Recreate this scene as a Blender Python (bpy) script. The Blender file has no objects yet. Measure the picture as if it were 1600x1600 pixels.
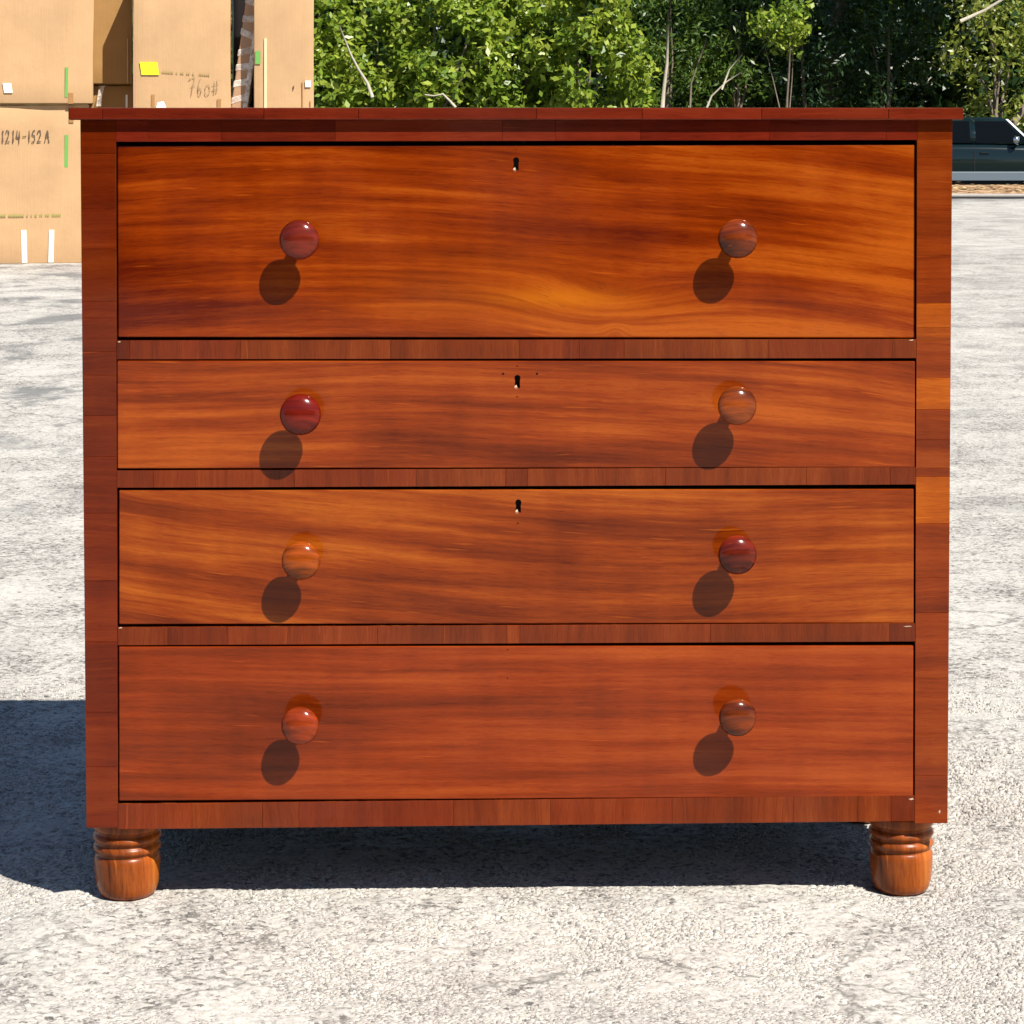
import bpy, bmesh, math, random
import numpy as np
from mathutils import Vector, Matrix

# ------------------------------------------------------------------ camera, world, sun, exposure
scene = bpy.context.scene
COL = scene.collection
R = math.radians
S = 1.12 / 1355.0            # metres per photo pixel at the chest's front plane
DPX = 4000.0                 # camera distance in those pixels (about 3.3 m)
DIST = DPX * S
HOR = 164.0                  # horizon row in the photo
ZC = (1406 - HOR) * S * (1 + 20 / DPX)   # camera height

cam = bpy.data.cameras.new('camera')
camo = bpy.data.objects.new('camera', cam)
COL.objects.link(camo)
camo.location = (0, -DIST, ZC)
camo.rotation_euler = (R(90), 0, 0)
cam.sensor_width = 36.0
cam.lens = 36.0 * DPX / 1600.0
cam.shift_y = -(800 - HOR) / 1600.0
cam.clip_start = 0.05
cam.clip_end = 2000
scene.camera = camo

SUN_DIR = Vector((-33, 43, -65)).normalized()     # the way the light travels
elev = math.asin(-SUN_DIR.z)
azim = math.atan2(-SUN_DIR.x, -SUN_DIR.y)
world = bpy.data.worlds.new('World')
scene.world = world
world.use_nodes = True
wn = world.node_tree.nodes
sky = wn.new('ShaderNodeTexSky')
sky.sky_type = 'NISHITA'
sky.sun_disc = False
sky.sun_elevation = elev
sky.sun_rotation = azim
sky.air_density = 1.0
sky.dust_density = 0.2
sky.ozone_density = 3.0
wn['Background'].inputs['Strength'].default_value = 0.06
world.node_tree.links.new(sky.outputs[0], wn['Background'].inputs['Color'])

sl = bpy.data.lights.new('sun', 'SUN')
sl.energy = 5.0
sl.angle = R(0.5)
sl.color = (1.0, 0.95, 0.87)
so = bpy.data.objects.new('sun', sl)
so.rotation_euler = SUN_DIR.to_track_quat('-Z', 'Y').to_euler()
so.location = (3, -4, 6)
COL.objects.link(so)

vs = scene.view_settings
vs.view_transform = 'Standard'
vs.look = 'None'
vs.gamma = 1
vs.exposure = 0.75
vs.use_curve_mapping = False
scene.cycles.max_bounces = 5
scene.cycles.diffuse_bounces = 3
scene.cycles.glossy_bounces = 3
scene.cycles.transmission_bounces = 3
scene.cycles.transparent_max_bounces = 6
scene.cycles.use_adaptive_sampling = True
scene.cycles.adaptive_threshold = 0.02
scene.cycles.sample_clamp_indirect = 6.0

rnd = random.Random(7)

# ------------------------------------------------------------------ helpers
def link(o, parent=None):
    COL.objects.link(o)
    if parent is not None:
        o.parent = parent
    return o

def tag(o, label=None, cat=None, group=None, kind=None):
    if label: o['label'] = label
    if cat: o['category'] = cat
    if group: o['group'] = group
    if kind: o['kind'] = kind
    return o

def empty(name, loc=(0, 0, 0), rz=0.0):
    o = bpy.data.objects.new(name, None)
    o.empty_display_size = 0.1
    o.location = loc
    o.rotation_euler = (0, 0, rz)
    return link(o)

def mesh_obj(name, verts, faces, mat, parent=None, smooth=False, color=None):
    me = bpy.data.meshes.new(name)
    me.from_pydata([tuple(v) for v in verts], [], [tuple(f) for f in faces])
    me.update()
    if smooth:
        me.polygons.foreach_set('use_smooth', [True] * len(me.polygons))
    o = bpy.data.objects.new(name, me)
    if mat: me.materials.append(mat)
    if color: o.color = (*color, 1.0) if len(color) == 3 else color
    return link(o, parent)

def bm_obj(name, bm, mat, parent=None, smooth=False, color=None, fix=True):
    if fix:
        bmesh.ops.recalc_face_normals(bm, faces=bm.faces)
    me = bpy.data.meshes.new(name)
    bm.to_mesh(me); bm.free()
    if smooth:
        me.polygons.foreach_set('use_smooth', [True] * len(me.polygons))
    o = bpy.data.objects.new(name, me)
    if mat: me.materials.append(mat)
    if color: o.color = (*color, 1.0)
    return link(o, parent)

def box_bm(x0, x1, y0, y1, z0, z1, bevel=0.0, seg=2, bm=None):
    b = bmesh.new()
    v = [b.verts.new(p) for p in ((x0,y0,z0),(x1,y0,z0),(x1,y1,z0),(x0,y1,z0),(x0,y0,z1),(x1,y0,z1),(x1,y1,z1),(x0,y1,z1))]
    for f in ((0,3,2,1),(4,5,6,7),(0,1,5,4),(1,2,6,5),(2,3,7,6),(3,0,4,7)):
        b.faces.new([v[i] for i in f])
    if bevel > 0:
        bmesh.ops.bevel(b, geom=list(b.edges), offset=bevel, segments=seg, affect='EDGES', profile=0.5)
    if bm is None:
        return b
    me = bpy.data.meshes.new('tmp'); b.to_mesh(me); b.free(); bm.from_mesh(me); bpy.data.meshes.remove(me)
    return bm

def quad_prism_bm(front, depth0, depth1, bevel=0.0, seg=2):
    """front = 4 (x,z) corners counter-clockwise seen from -Y; extruded from y=depth0 to depth1"""
    b = bmesh.new()
    a = [b.verts.new((x, depth0, z)) for x, z in front]
    c = [b.verts.new((x, depth1, z)) for x, z in front]
    b.faces.new(a); b.faces.new(list(reversed(c)))
    n = len(front)
    for i in range(n):
        j = (i + 1) % n
        b.faces.new([a[j], a[i], c[i], c[j]])
    if bevel > 0:
        bmesh.ops.bevel(b, geom=list(b.edges), offset=bevel, segments=seg, affect='EDGES', profile=0.5)
    return b

def lathe(profile, n=40, axis='z'):
    """profile = [(h, r)...]; axis z: height up; axis -y: h goes toward the viewer"""
    vs_, fs = [], []
    for h, r in profile:
        for k in range(n):
            a = 2 * math.pi * k / n
            if axis == 'z':
                vs_.append((r * math.cos(a), r * math.sin(a), h))
            else:
                vs_.append((r * math.cos(a), -h, r * math.sin(a)))
    m = len(profile)
    for i in range(m - 1):
        for k in range(n):
            k2 = (k + 1) % n
            fs.append((i*n+k, i*n+k2, (i+1)*n+k2, (i+1)*n+k))
    fs.append(tuple(reversed(range(n))))
    fs.append(tuple((m-1)*n + k for k in range(n)))
    return vs_, fs

def tube(points, radii, n=7):
    vs_, fs = [], []
    pts = [Vector(p) for p in points]
    for i, p in enumerate(pts):
        d = (pts[min(i+1, len(pts)-1)] - pts[max(i-1, 0)]).normalized()
        a = d.cross(Vector((0.3, 1, 0.2))).normalized()
        b = d.cross(a)
        for k in range(n):
            t = 2 * math.pi * k / n
            vs_.append(p + (a * math.cos(t) + b * math.sin(t)) * radii[i])
    for i in range(len(pts) - 1):
        for k in range(n):
            k2 = (k + 1) % n
            fs.append((i*n+k, i*n+k2, (i+1)*n+k2, (i+1)*n+k))
    fs.append(tuple(range(n)))
    fs.append(tuple((len(pts)-1)*n + k for k in reversed(range(n))))
    return vs_, fs

# ------------------------------------------------------------------ node helpers
class NT:
    def __init__(self, name):
        self.mat = bpy.data.materials.new(name)
        self.mat.use_nodes = True
        self.t = self.mat.node_tree
        self.b = self.t.nodes['Principled BSDF']
        self.out = self.t.nodes['Material Output']
    def new(self, ty): return self.t.nodes.new(ty)
    def put(self, sock, v):
        if isinstance(v, bpy.types.NodeSocket): self.t.links.new(v, sock)
        elif v is not None: sock.default_value = v
    def math(self, op, a, b=None, c=None, clamp=False):
        n = self.new('ShaderNodeMath'); n.operation = op; n.use_clamp = clamp
        self.put(n.inputs[0], a)
        if b is not None: self.put(n.inputs[1], b)
        if c is not None: self.put(n.inputs[2], c)
        return n.outputs[0]
    def add(self, a, b): return self.math('ADD', a, b)
    def mul(self, a, b): return self.math('MULTIPLY', a, b)
    def sub(self, a, b): return self.math('SUBTRACT', a, b)
    def vec(self, x, y, z):
        n = self.new('ShaderNodeCombineXYZ')
        for s, v in zip(n.inputs, (x, y, z)): self.put(s, v)
        return n.outputs[0]
    def xyz(self, v):
        n = self.new('ShaderNodeSeparateXYZ'); self.put(n.inputs[0], v); return n.outputs
    def objco(self): return self.new('ShaderNodeTexCoord').outputs['Object']
    def noise(self, vec, scale=1.0, detail=2.0, rough=0.5, dist=0.0, color=False):
        n = self.new('ShaderNodeTexNoise')
        self.put(n.inputs['Vector'], vec)
        n.inputs['Scale'].default_value = scale; n.inputs['Detail'].default_value = detail
        n.inputs['Roughness'].default_value = rough; n.inputs['Distortion'].default_value = dist
        return n.outputs['Color' if color else 'Fac']
    def voronoi(self, vec, scale, feature='F1', rand=1.0):
        n = self.new('ShaderNodeTexVoronoi'); n.feature = feature
        self.put(n.inputs['Vector'], vec); n.inputs['Scale'].default_value = scale
        n.inputs['Randomness'].default_value = rand
        return n
    def ramp(self, fac, stops, interp='LINEAR'):
        n = self.new('ShaderNodeValToRGB'); cr = n.color_ramp; cr.interpolation = interp
        while len(cr.elements) > 1: cr.elements.remove(cr.elements[-1])
        cr.elements[0].position = stops[0][0]; cr.elements[0].color = (*stops[0][1], 1)
        for p, c in stops[1:]:
            e = cr.elements.new(p); e.color = (*c, 1)
        self.put(n.inputs[0], fac)
        return n.outputs[0]
    def mix(self, fac, a, b, blend='MIX'):
        n = self.new('ShaderNodeMix'); n.data_type = 'RGBA'; n.blend_type = blend
        self.put(n.inputs['Factor'], fac)
        for k, v in (('A', a), ('B', b)):
            s = [i for i in n.inputs if i.name == k and i.type == 'RGBA'][0]
            self.put(s, (*v, 1) if isinstance(v, tuple) and len(v) == 3 else v)
        return [o for o in n.outputs if o.type == 'RGBA'][0]
    def maprange(self, v, a, b, c=0.0, d=1.0):
        n = self.new('ShaderNodeMapRange'); self.put(n.inputs[0], v)
        for i, q in enumerate((a, b, c, d)): n.inputs[i+1].default_value = q
        return n.outputs[0]
    def bump(self, h, strength, dist, prev=None):
        n = self.new('ShaderNodeBump'); n.inputs['Strength'].default_value = strength
        n.inputs['Distance'].default_value = dist
        self.put(n.inputs['Height'], h)
        if prev is not None: self.put(n.inputs['Normal'], prev)
        return n.outputs[0]
    def set(self, **kw):
        for k, v in kw.items():
            k = k.replace('_', ' ')
            if isinstance(v, tuple) and len(v) == 3: v = (*v, 1)
            self.put(self.b.inputs[k], v)
        return self.mat

def plain(name, col, rough=0.5, metal=0.0, var=0.12, scale=30, spec=0.5, bump=0.0):
    m = NT(name)
    co = m.objco()
    n = m.noise(co, scale, 4, 0.6)
    c = m.mix(n, tuple(max(0, q * (1 - var)) for q in col), tuple(min(1, q * (1 + var)) for q in col))
    m.set(Base_Color=c, Roughness=m.maprange(n, 0, 1, rough * 0.85, min(1, rough * 1.15)), Metallic=metal, Specular_IOR_Level=spec)
    if bump: m.set(Normal=m.bump(n, 0.5, bump))
    return m.mat

# ------------------------------------------------------------------ wood
def wood(name, axis='x', seed=0.0, dark=(0.075, 0.012, 0.003), mid=(0.30, 0.056, 0.010), light=(0.47, 0.125, 0.024),
         band=24.0, tilt=0.0, contrast=1.0, warp=1.0, knots=(), golds=(), drift=0.0, objcol=False, rough=0.085, stretch=1.0, bias=0.0, spec=0.25, curve=0.0, rib_w=0.30):
    m = NT(name)
    x, y, z = m.xyz(m.objco())
    if axis == 'x': u, v = x, z
    else: u, v = z, x
    v = m.add(v, m.mul(y, 0.6))
    sd = seed
    if objcol:
        oi = m.new('ShaderNodeObjectInfo')
        sd = m.add(m.mul(oi.outputs['Random'], 40.0), seed)
    def nz(us, vs_, off, detail=2.0, rough_=0.5, uu=u, vv=v):
        w = m.add(sd, off) if isinstance(sd, bpy.types.NodeSocket) else sd + off
        return m.noise(m.vec(m.mul(uu, us), m.mul(vv, vs_), w), 1.0, detail, rough_)
    def cen(n, a): return m.mul(m.sub(n, 0.5), a)
    vv = m.add(v, m.mul(u, m.add(m.mul(u, curve), tilt))) if curve else m.add(v, m.mul(u, tilt))
    vv = m.add(vv, cen(nz(1.3, 3.0, 3.3, 1), 0.075 * warp))
    vv = m.add(vv, cen(nz(5.0, 14.0, 5.1, 2), 0.016 * warp))
    for ku, kv, ru, rv, amp in knots:
        du = m.math('POWER', m.math('ABSOLUTE', m.math('DIVIDE', m.sub(u, ku), ru)), 2.0)
        dv = m.math('POWER', m.math('ABSOLUTE', m.math('DIVIDE', m.sub(v, kv), rv)), 2.0)
        g = m.math('EXPONENT', m.mul(m.add(du, dv), -1.0))
        vv = m.add(vv, m.mul(g, amp))
    broad = nz(1.1 * stretch, band * 0.42, 11.0, 1.0, 0.5, vv=vv)
    fig = nz(2.3 * stretch, band * 1.15, 17.0, 2.0, 0.6, vv=vv)
    fine = nz(3.4 * stretch, band * 5.0, 23.0, 2.0, 0.6, vv=vv)
    fib = nz(40.0, band * 24, 29.0, 2.0, 0.7, vv=vv)
    rib = nz(16.0, 3.0, 31.0, 2.0, 0.6)
    t = m.add(0.5 + bias, cen(broad, 0.95 * contrast))
    t = m.add(t, cen(fig, 1.35 * contrast))
    t = m.add(t, cen(fine, 0.72 * contrast))
    t = m.add(t, cen(fib, 0.62))
    t = m.add(t, cen(rib, rib_w))
    if drift:
        t = m.add(t, m.mul(u, drift))
    col = m.ramp(t, [(0.08, dark), (0.34, tuple(0.5*a + 0.5*b for a, b in zip(dark, mid))), (0.54, mid), (0.90, light)])
    for gu, gv, ru, rv, amt, gc in golds:
        du = m.math('POWER', m.math('ABSOLUTE', m.math('DIVIDE', m.sub(u, gu), ru)), 2.0)
        dv = m.math('POWER', m.math('ABSOLUTE', m.math('DIVIDE', m.sub(m.add(v, cen(fig, 0.012)), gv), rv)), 2.0)
        g = m.math('EXPONENT', m.mul(m.add(du, dv), -1.0))
        g = m.mul(m.mul(g, amt), m.maprange(fine, 0.3, 0.65, 0.35, 1.0))
        col = m.mix(g, col, gc)
    # pores: short dark ticks along the grain
    col = m.mix(m.maprange(fib, 0.57, 0.70, 0.0, 0.38), col, tuple(q * 0.6 for q in dark))
    fleck = nz(13.0 * stretch, band * 11, 37.0, 1.0, 0.5, vv=vv)
    col = m.mix(m.maprange(fleck, 0.70, 0.80, 0.0, 0.35), col, tuple(min(1, q * 1.5) for q in light))
    if objcol:
        col = m.mix(1.0, col, oi.outputs['Color'], 'MULTIPLY')
    smear = m.noise(m.vec(m.mul(x, 5), m.mul(y, 5), m.mul(z, 7)), 1.0, 4, 0.6)
    nrm = m.bump(smear, 0.10, 0.0012)
    wav = m.noise(m.vec(m.mul(x, 9), m.mul(y, 9), m.mul(z, 9)), 1.0, 1, 0.4)
    nrm = m.bump(wav, 0.12, 0.004, nrm)
    m.set(Base_Color=col, Roughness=m.maprange(smear, 0.3, 0.75, rough * 0.7, rough * 1.5), Specular_IOR_Level=spec, IOR=1.5, Normal=nrm)
    return m.mat

# ------------------------------------------------------------------ setting: parking lot, kerb, verge, lower ground
def ground_material():
    m = NT('weathered_asphalt')
    co = m.objco()
    big = m.noise(co, 0.55, 4, 0.62, 0.4)
    med = m.noise(co, 4.0, 4, 0.65)
    sm = m.noise(co, 38.0, 3, 0.6)
    v1 = m.voronoi(co, 150.0)
    cellc = m.xyz(v1.outputs['Color'])
    fin = m.noise(co, 330.0, 2, 0.6)
    t = m.add(m.mul(cellc[0], 0.42), m.mul(m.sub(fin, 0.5), 0.75))
    t = m.add(t, m.mul(m.sub(med, 0.5), 0.78))
    t = m.add(t, m.mul(m.sub(big, 0.5), 0.55))
    t = m.add(t, m.mul(m.sub(sm, 0.5), 0.55))
    t = m.add(t, 0.07)
    col = m.ramp(t, [(0.0, (0.09, 0.085, 0.08)), (0.10, (0.24, 0.225, 0.205)), (0.22, (0.40, 0.385, 0.35)), (0.45, (0.49, 0.47, 0.425)), (0.8, (0.585, 0.57, 0.515))])
    col = m.mix(m.mul(cellc[1], 0.25), col, (0.50, 0.44, 0.38))
    gap = m.maprange(v1.outputs['Distance'], 0.55, 0.85, 0.0, 1.0)
    gap = m.mul(gap, m.maprange(med, 0.35, 0.6, 1.0, 0.2))
    col = m.mix(m.mul(gap, 0.40), col, (0.17, 0.16, 0.145))
    # scattered dark pits
    v3 = m.voronoi(co, 26.0)
    pit = m.math('LESS_THAN', m.add(v3.outputs['Distance'], m.mul(m.sub(fin, 0.5), 0.25)), 0.14)
    pit = m.mul(pit, m.math('GREATER_THAN', m.xyz(v3.outputs['Color'])[2], 0.80))
    col = m.mix(m.mul(pit, 0.8), col, (0.07, 0.068, 0.065))
    # larger dark patches, stronger far off and to the left
    st = m.noise(m.vec(*[m.mul(q, k) for q, k in zip(m.xyz(co), (1.0, 0.55, 1.0))]), 2.6, 4, 0.72, 0.6)
    yy = m.xyz(co)[1]; xx = m.xyz(co)[0]
    blotch = m.mul(m.maprange(st, 0.52, 0.63, 0.0, 0.85), m.maprange(yy, 0.8, 6.0, 0.15, 1.0))
    blotch = m.mul(blotch, m.maprange(xx, -1.5, 3.0, 1.0, 0.28))
    col = m.mix(blotch, col, (0.15, 0.15, 0.145))
    # hairline cracks
    cw = m.vec(*[m.add(q, m.mul(m.sub(n, 0.5), 0.16)) for q, n in zip(m.xyz(co), m.xyz(m.noise(co, 7.0, 4, 0.7, color=True)))])
    v4 = m.voronoi(cw, 1.5, 'DISTANCE_TO_EDGE')
    ck = m.mul(m.maprange(v4.outputs['Distance'], 0.0, 0.011, 0.85, 0.0), m.maprange(big, 0.40, 0.53, 0.0, 0.9))
    col = m.mix(ck, col, (0.10, 0.095, 0.085))
    h = m.add(m.mul(v1.outputs['Distance'], -0.8), m.mul(fin, 0.8))
    h = m.sub(h, m.mul(pit, 1.5))
    nrm = m.bump(h, 0.35, 0.002)
    m.set(Base_Color=col, Roughness=0.9, Specular_IOR_Level=0.25, Normal=nrm)
    return m.mat

LOT_Y = 25.3
def lattice_noise(X, Y, cell, rs):
    """bilinear value noise on a lattice"""
    gx, gy = X / cell, Y / cell
    ix, iy = np.floor(gx).astype(int), np.floor(gy).astype(int)
    fx, fy = gx - ix, gy - iy
    fx, fy = fx*fx*(3-2*fx), fy*fy*(3-2*fy)
    T = rs.random((512, 512))
    def g(a, b): return T[a % 512, b % 512]
    return (g(ix,iy)*(1-fx)+g(ix+1,iy)*fx)*(1-fy) + (g(ix,iy+1)*(1-fx)+g(ix+1,iy+1)*fx)*fy

def axis_lines(a, b, step, lo, hi, grow=1.13):
    mid = list(np.arange(a, b + 1e-6, step))
    up, d, p = [], step, mid[-1]
    while p < hi:
        d *= grow; p = min(p + d, hi); up.append(p)
    dn, d, p = [], step, mid[0]
    while p > lo:
        d *= grow; p = max(p - d, lo); dn.append(p)
    return np.array(dn[::-1] + mid + up)

FOOT_XY = []
def dip(X, Y):
    """the worn asphalt sinks a little to the left of the chest"""
    a = np.clip((-X - 0.555) / 0.17, 0, 1); a = a * a * (3 - 2 * a)
    b = np.clip((-X - 0.9) / 2.5, 0, 1)
    return -0.021 * a * (1 - b) * np.clip((0.55 - Y) / 0.4, 0, 1) * np.clip((Y + 3.0) / 2.0, 0, 1)
def build_lot():
    xs = axis_lines(-0.86, 0.86, 0.0036, -70, 70)
    ys = axis_lines(-0.52, 0.95, 0.0036, -60, LOT_Y)
    X, Y = np.meshgrid(xs, ys)
    rs = np.random.RandomState(3)
    near = np.clip(1.0 - np.maximum(np.maximum(np.abs(X) - 0.86, 0), np.maximum(Y - 0.95, -0.52 - Y)) / 0.6, 0, 1)
    Z = near * (0.0022 * (lattice_noise(X, Y, 0.0075, rs) - 0.5) + 0.0022 * (lattice_noise(X, Y, 0.019, rs) - 0.5))
    Z += near * 0.004 * (lattice_noise(X, Y, 0.11, rs) - 0.5)
    Z += np.clip(1.2 - near, 0.2, 1) * 0.012 * (lattice_noise(X, Y, 0.9, rs) - 0.5)
    Z += dip(X, Y)
    for fx, fy in FOOT_XY:
        d = np.sqrt((X - fx) ** 2 + (Y - fy) ** 2)
        w = np.clip((0.075 - d) / 0.03, 0, 1)
        Z = Z * (1 - w) + w * np.minimum(Z * 0.4 - 0.0012, 0.0)
    nx, ny = len(xs), len(ys)
    V = np.stack([X, Y, Z], -1).reshape(-1, 3)
    idx = np.arange(nx * ny).reshape(ny, nx)
    F = np.stack([idx[:-1, :-1], idx[:-1, 1:], idx[1:, 1:], idx[1:, :-1]], -1).reshape(-1, 4)
    # skirt down to the lower ground
    border = list(idx[0, :]) + list(idx[1:, -1]) + list(idx[-1, -2::-1]) + list(idx[-2:0:-1, 0])
    n0 = len(V)
    SK = V[border].copy(); SK[:, 2] = -0.62
    V = np.vstack([V, SK])
    nb = len(border)
    sk = np.array([(border[(i+1) % nb], border[i], n0 + i, n0 + (i+1) % nb) for i in range(nb)])
    F = np.vstack([F, sk])
    me = bpy.data.meshes.new('parking_lot')
    me.vertices.add(len(V)); me.vertices.foreach_set('co', V.ravel())
    me.loops.add(len(F) * 4); me.loops.foreach_set('vertex_index', F.ravel().astype(np.int32))
    me.polygons.add(len(F)); me.polygons.foreach_set('loop_start', np.arange(0, len(F)*4, 4, dtype=np.int32))
    me.polygons.foreach_set('use_smooth', np.ones(len(F), dtype=bool))
    me.update(); me.validate()
    me.materials.append(ground_material())
    o = link(bpy.data.objects.new('parking_lot', me))
    tag(o, 'pale weathered asphalt of the parking lot under the chest', 'pavement', kind='structure')
    return o

# chest footprint first (needed for the ground under the feet)
YAW = R(1.1)
ROOT = Vector(((806 - 800) * S, 0, 0))
def P(px, py, off=0.0):
    """photo pixel -> (x, z) on the chest's front plane moved toward the viewer by off"""
    d = Vector(((px - 800) * S, DIST, (HOR - py) * S))
    o = Vector((0, -DIST, ZC)) - ROOT
    n = Vector((-math.sin(YAW), math.cos(YAW), 0))
    ex = Vector((math.cos(YAW), math.sin(YAW), 0))
    t = (-off - o.dot(n)) / d.dot(n)
    p = o + d * t
    return p.dot(ex), p.z
CHEST_D = 0.455
FR = 0.0415
foot_local = []
for px in (199, 1408):
    x, _ = P(px, 1350, -0.0555)
    foot_local.append((x, 0.0555))
    foot_local.append((x, CHEST_D - 0.062))
Mroot = Matrix.Translation(ROOT) @ Matrix.Rotation(YAW, 4, 'Z')
for x, y in foot_local:
    w = Mroot @ Vector((x, y, 0)); FOOT_XY.append((w.x, w.y))
lot = build_lot()
def aggregate():
    rs = np.random.RandomState(21)
    n = 190000
    y = -0.56 + 2.0 * rs.random(n) ** 1.25
    halfw = 0.215 * (y + DIST) + 0.03
    x = (rs.random(n) * 2 - 1) * halfw
    keep = np.ones(n, bool)
    for fx, fy in FOOT_XY:
        keep &= (x - fx) ** 2 + (y - fy) ** 2 > 0.047 ** 2
    patchy = lattice_noise(x, y, 0.09, rs) * 0.6 + lattice_noise(x, y, 0.3, rs) * 0.4
    keep &= rs.random(n) < np.clip((patchy - 0.10) * 2.6, 0.4, 1) * np.clip((1.40 - y) / 0.9, 0, 1)
    x, y = x[keep], y[keep]; n = len(x)
    r = (0.0014 + 0.0027 * rs.random(n) ** 2.2) * np.clip(1.15 - 0.35 * y, 0.7, 1.1)
    h = r * rs.uniform(0.16, 0.42, n)
    K = 6
    a = rs.random((n, 1)) * 6.28 + np.arange(K)[None] * 6.28318 / K
    rr = r[:, None] * rs.uniform(0.75, 1.2, (n, K))
    asp = rs.uniform(0.7, 1.0, (n, 1))
    V = np.zeros((n, 2 * K + 1, 3))
    V[:, :K, 0] = x[:, None] + rr * np.cos(a); V[:, :K, 1] = y[:, None] + rr * np.sin(a) * asp; V[:, :K, 2] = -0.0022
    V[:, K:2*K, 0] = x[:, None] + rr * 0.82 * np.cos(a); V[:, K:2*K, 1] = y[:, None] + rr * 0.82 * np.sin(a) * asp; V[:, K:2*K, 2] = h[:, None] * rs.uniform(0.35, 0.8, (n, K))
    V[:, 2*K, 0] = x + rs.normal(size=n) * 0.25 * r; V[:, 2*K, 1] = y + rs.normal(size=n) * 0.25 * r; V[:, 2*K, 2] = h
    V[:, :, 2] += dip(x, y)[:, None]
    fq = np.array([(i, (i+1) % K, K + (i+1) % K, K + i) for i in range(K)])
    ft = np.array([(K + i, K + (i+1) % K, 2*K) for i in range(K)])
    base = (np.arange(n) * (2*K+1))[:, None, None]
    FQ = (fq[None] + base).reshape(-1); FT = (ft[None] + base).reshape(-1)
    me = bpy.data.meshes.new('aggregate')
    me.vertices.add(n * (2*K+1)); me.vertices.foreach_set('co', V.reshape(-1))
    me.loops.add(len(FQ) + len(FT)); me.loops.foreach_set('vertex_index', np.concatenate([FQ, FT]).astype(np.int32))
    starts = np.concatenate([np.arange(n*K) * 4, n*K*4 + np.arange(n*K) * 3]).astype(np.int32)
    me.polygons.add(2 * n * K); me.polygons.foreach_set('loop_start', starts)
    me.polygons.foreach_set('use_smooth', np.ones(2*n*K, bool))
    me.update()
    at = me.attributes.new('tone', 'FLOAT', 'POINT')
    at.data.foreach_set('value', np.repeat(rs.random((n, 1)), 2*K+1, 1).ravel())
    m = NT('aggregate_stone')
    t = m.new('ShaderNodeAttribute'); t.attribute_name = 'tone'
    c = m.ramp(t.outputs['Fac'], [(0.0, (0.15, 0.14, 0.13)), (0.10, (0.30, 0.28, 0.255)), (0.35, (0.41, 0.38, 0.335)), (0.7, (0.48, 0.455, 0.41)), (1.0, (0.57, 0.55, 0.50))])
    c = m.mix(m.maprange(m.noise(m.objco(), 500, 2, 0.6), 0.4, 0.7, 0.0, 0.35), c, (0.30, 0.28, 0.255))
    c = m.mix(m.maprange(m.noise(m.objco(), 4.0, 4, 0.65), 0.36, 0.58, 0.32, 0.0), c, (0.27, 0.235, 0.215))
    m.set(Base_Color=c, Roughness=0.8, Specular_IOR_Level=0.3)
    me.materials.append(m.mat)
    o = link(bpy.data.objects.new('aggregate', me), lot)
    o['kind'] = 'stuff'
aggregate()

# lower ground out to the horizon
m = NT('dry_grass_ground')
co = m.objco()
n = m.noise(co, 0.4, 6, 0.7)
m.set(Base_Color=m.ramp(n, [(0.3, (0.05, 0.055, 0.02)), (0.5, (0.10, 0.095, 0.045)), (0.7, (0.16, 0.13, 0.07))]), Roughness=1.0, Specular_IOR_Level=0.1)
def sheet(name, x0, x1, y0, y1, z, mat, nx=40, ny=40, amp=0.0, cell=1.0, seed=1):
    xs, ys = np.linspace(x0, x1, nx), np.linspace(y0, y1, ny)
    X, Y = np.meshgrid(xs, ys)
    Z = z + amp * (lattice_noise(X, Y, cell, np.random.RandomState(seed)) - 0.5)
    idx = np.arange(nx*ny).reshape(ny, nx)
    F = np.stack([idx[:-1,:-1], idx[:-1,1:], idx[1:,1:], idx[1:,:-1]], -1).reshape(-1, 4)
    return mesh_obj(name, np.stack([X, Y, Z], -1).reshape(-1, 3), F.tolist(), mat, smooth=True)
tag(sheet('ground', -700, 700, -700, 700, -0.60, m.mat, 30, 30), 'dry grassy ground beyond the parking lot', 'ground', kind='structure')
asph = plain('dark_asphalt', (0.06, 0.06, 0.058), 0.9, var=0.35, scale=20)
tag(sheet('road', -90, 90, 39.5, 44.2, -0.590, asph, 60, 6), 'dark lower road the car stands on', 'road', kind='structure')

# gutter, kerb, leaf-strewn verge at the lot's far edge
tag(sheet('gutter', -69.9, 69.9, LOT_Y - 0.42, LOT_Y - 0.01, 0.012, plain('gutter_dark', (0.035, 0.032, 0.03), 0.95, var=0.4, scale=6), 200, 4, 0.004, 0.4), 'dark gutter line along the far lot edge', 'gutter', kind='structure')  # plain dark strip along the lot's far edge
kerb = empty('kerb', (0, LOT_Y, 0))
tag(kerb, 'low concrete kerb at the far edge of the lot', 'kerb', kind='structure')
km = plain('kerb_concrete', (0.36, 0.33, 0.29), 0.9, var=0.3, scale=8)
for i in range(24):
    x0 = -24 + i * 2.0
    bm_obj('kerb_stone', box_bm(x0 + 0.008, x0 + 1.992, 0.0, 0.16, -0.25, 0.035 + 0.006 * rnd.random(), 0.012, 2), km, kerb)
m = NT('leaf_mulch')
co = m.objco()
n1 = m.noise(co, 9.0, 5, 0.7); vn = m.voronoi(co, 14.0)
c = m.ramp(m.add(m.mul(m.xyz(vn.outputs['Color'])[0], 0.6), m.mul(n1, 0.4)), [(0.1, (0.10, 0.05, 0.025)), (0.4, (0.30, 0.17, 0.09)), (0.7, (0.45, 0.30, 0.17)), (0.95, (0.55, 0.46, 0.30))])
m.set(Base_Color=c, Roughness=1.0, Specular_IOR_Level=0.1, Normal=m.bump(n1, 0.8, 0.05))
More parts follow.
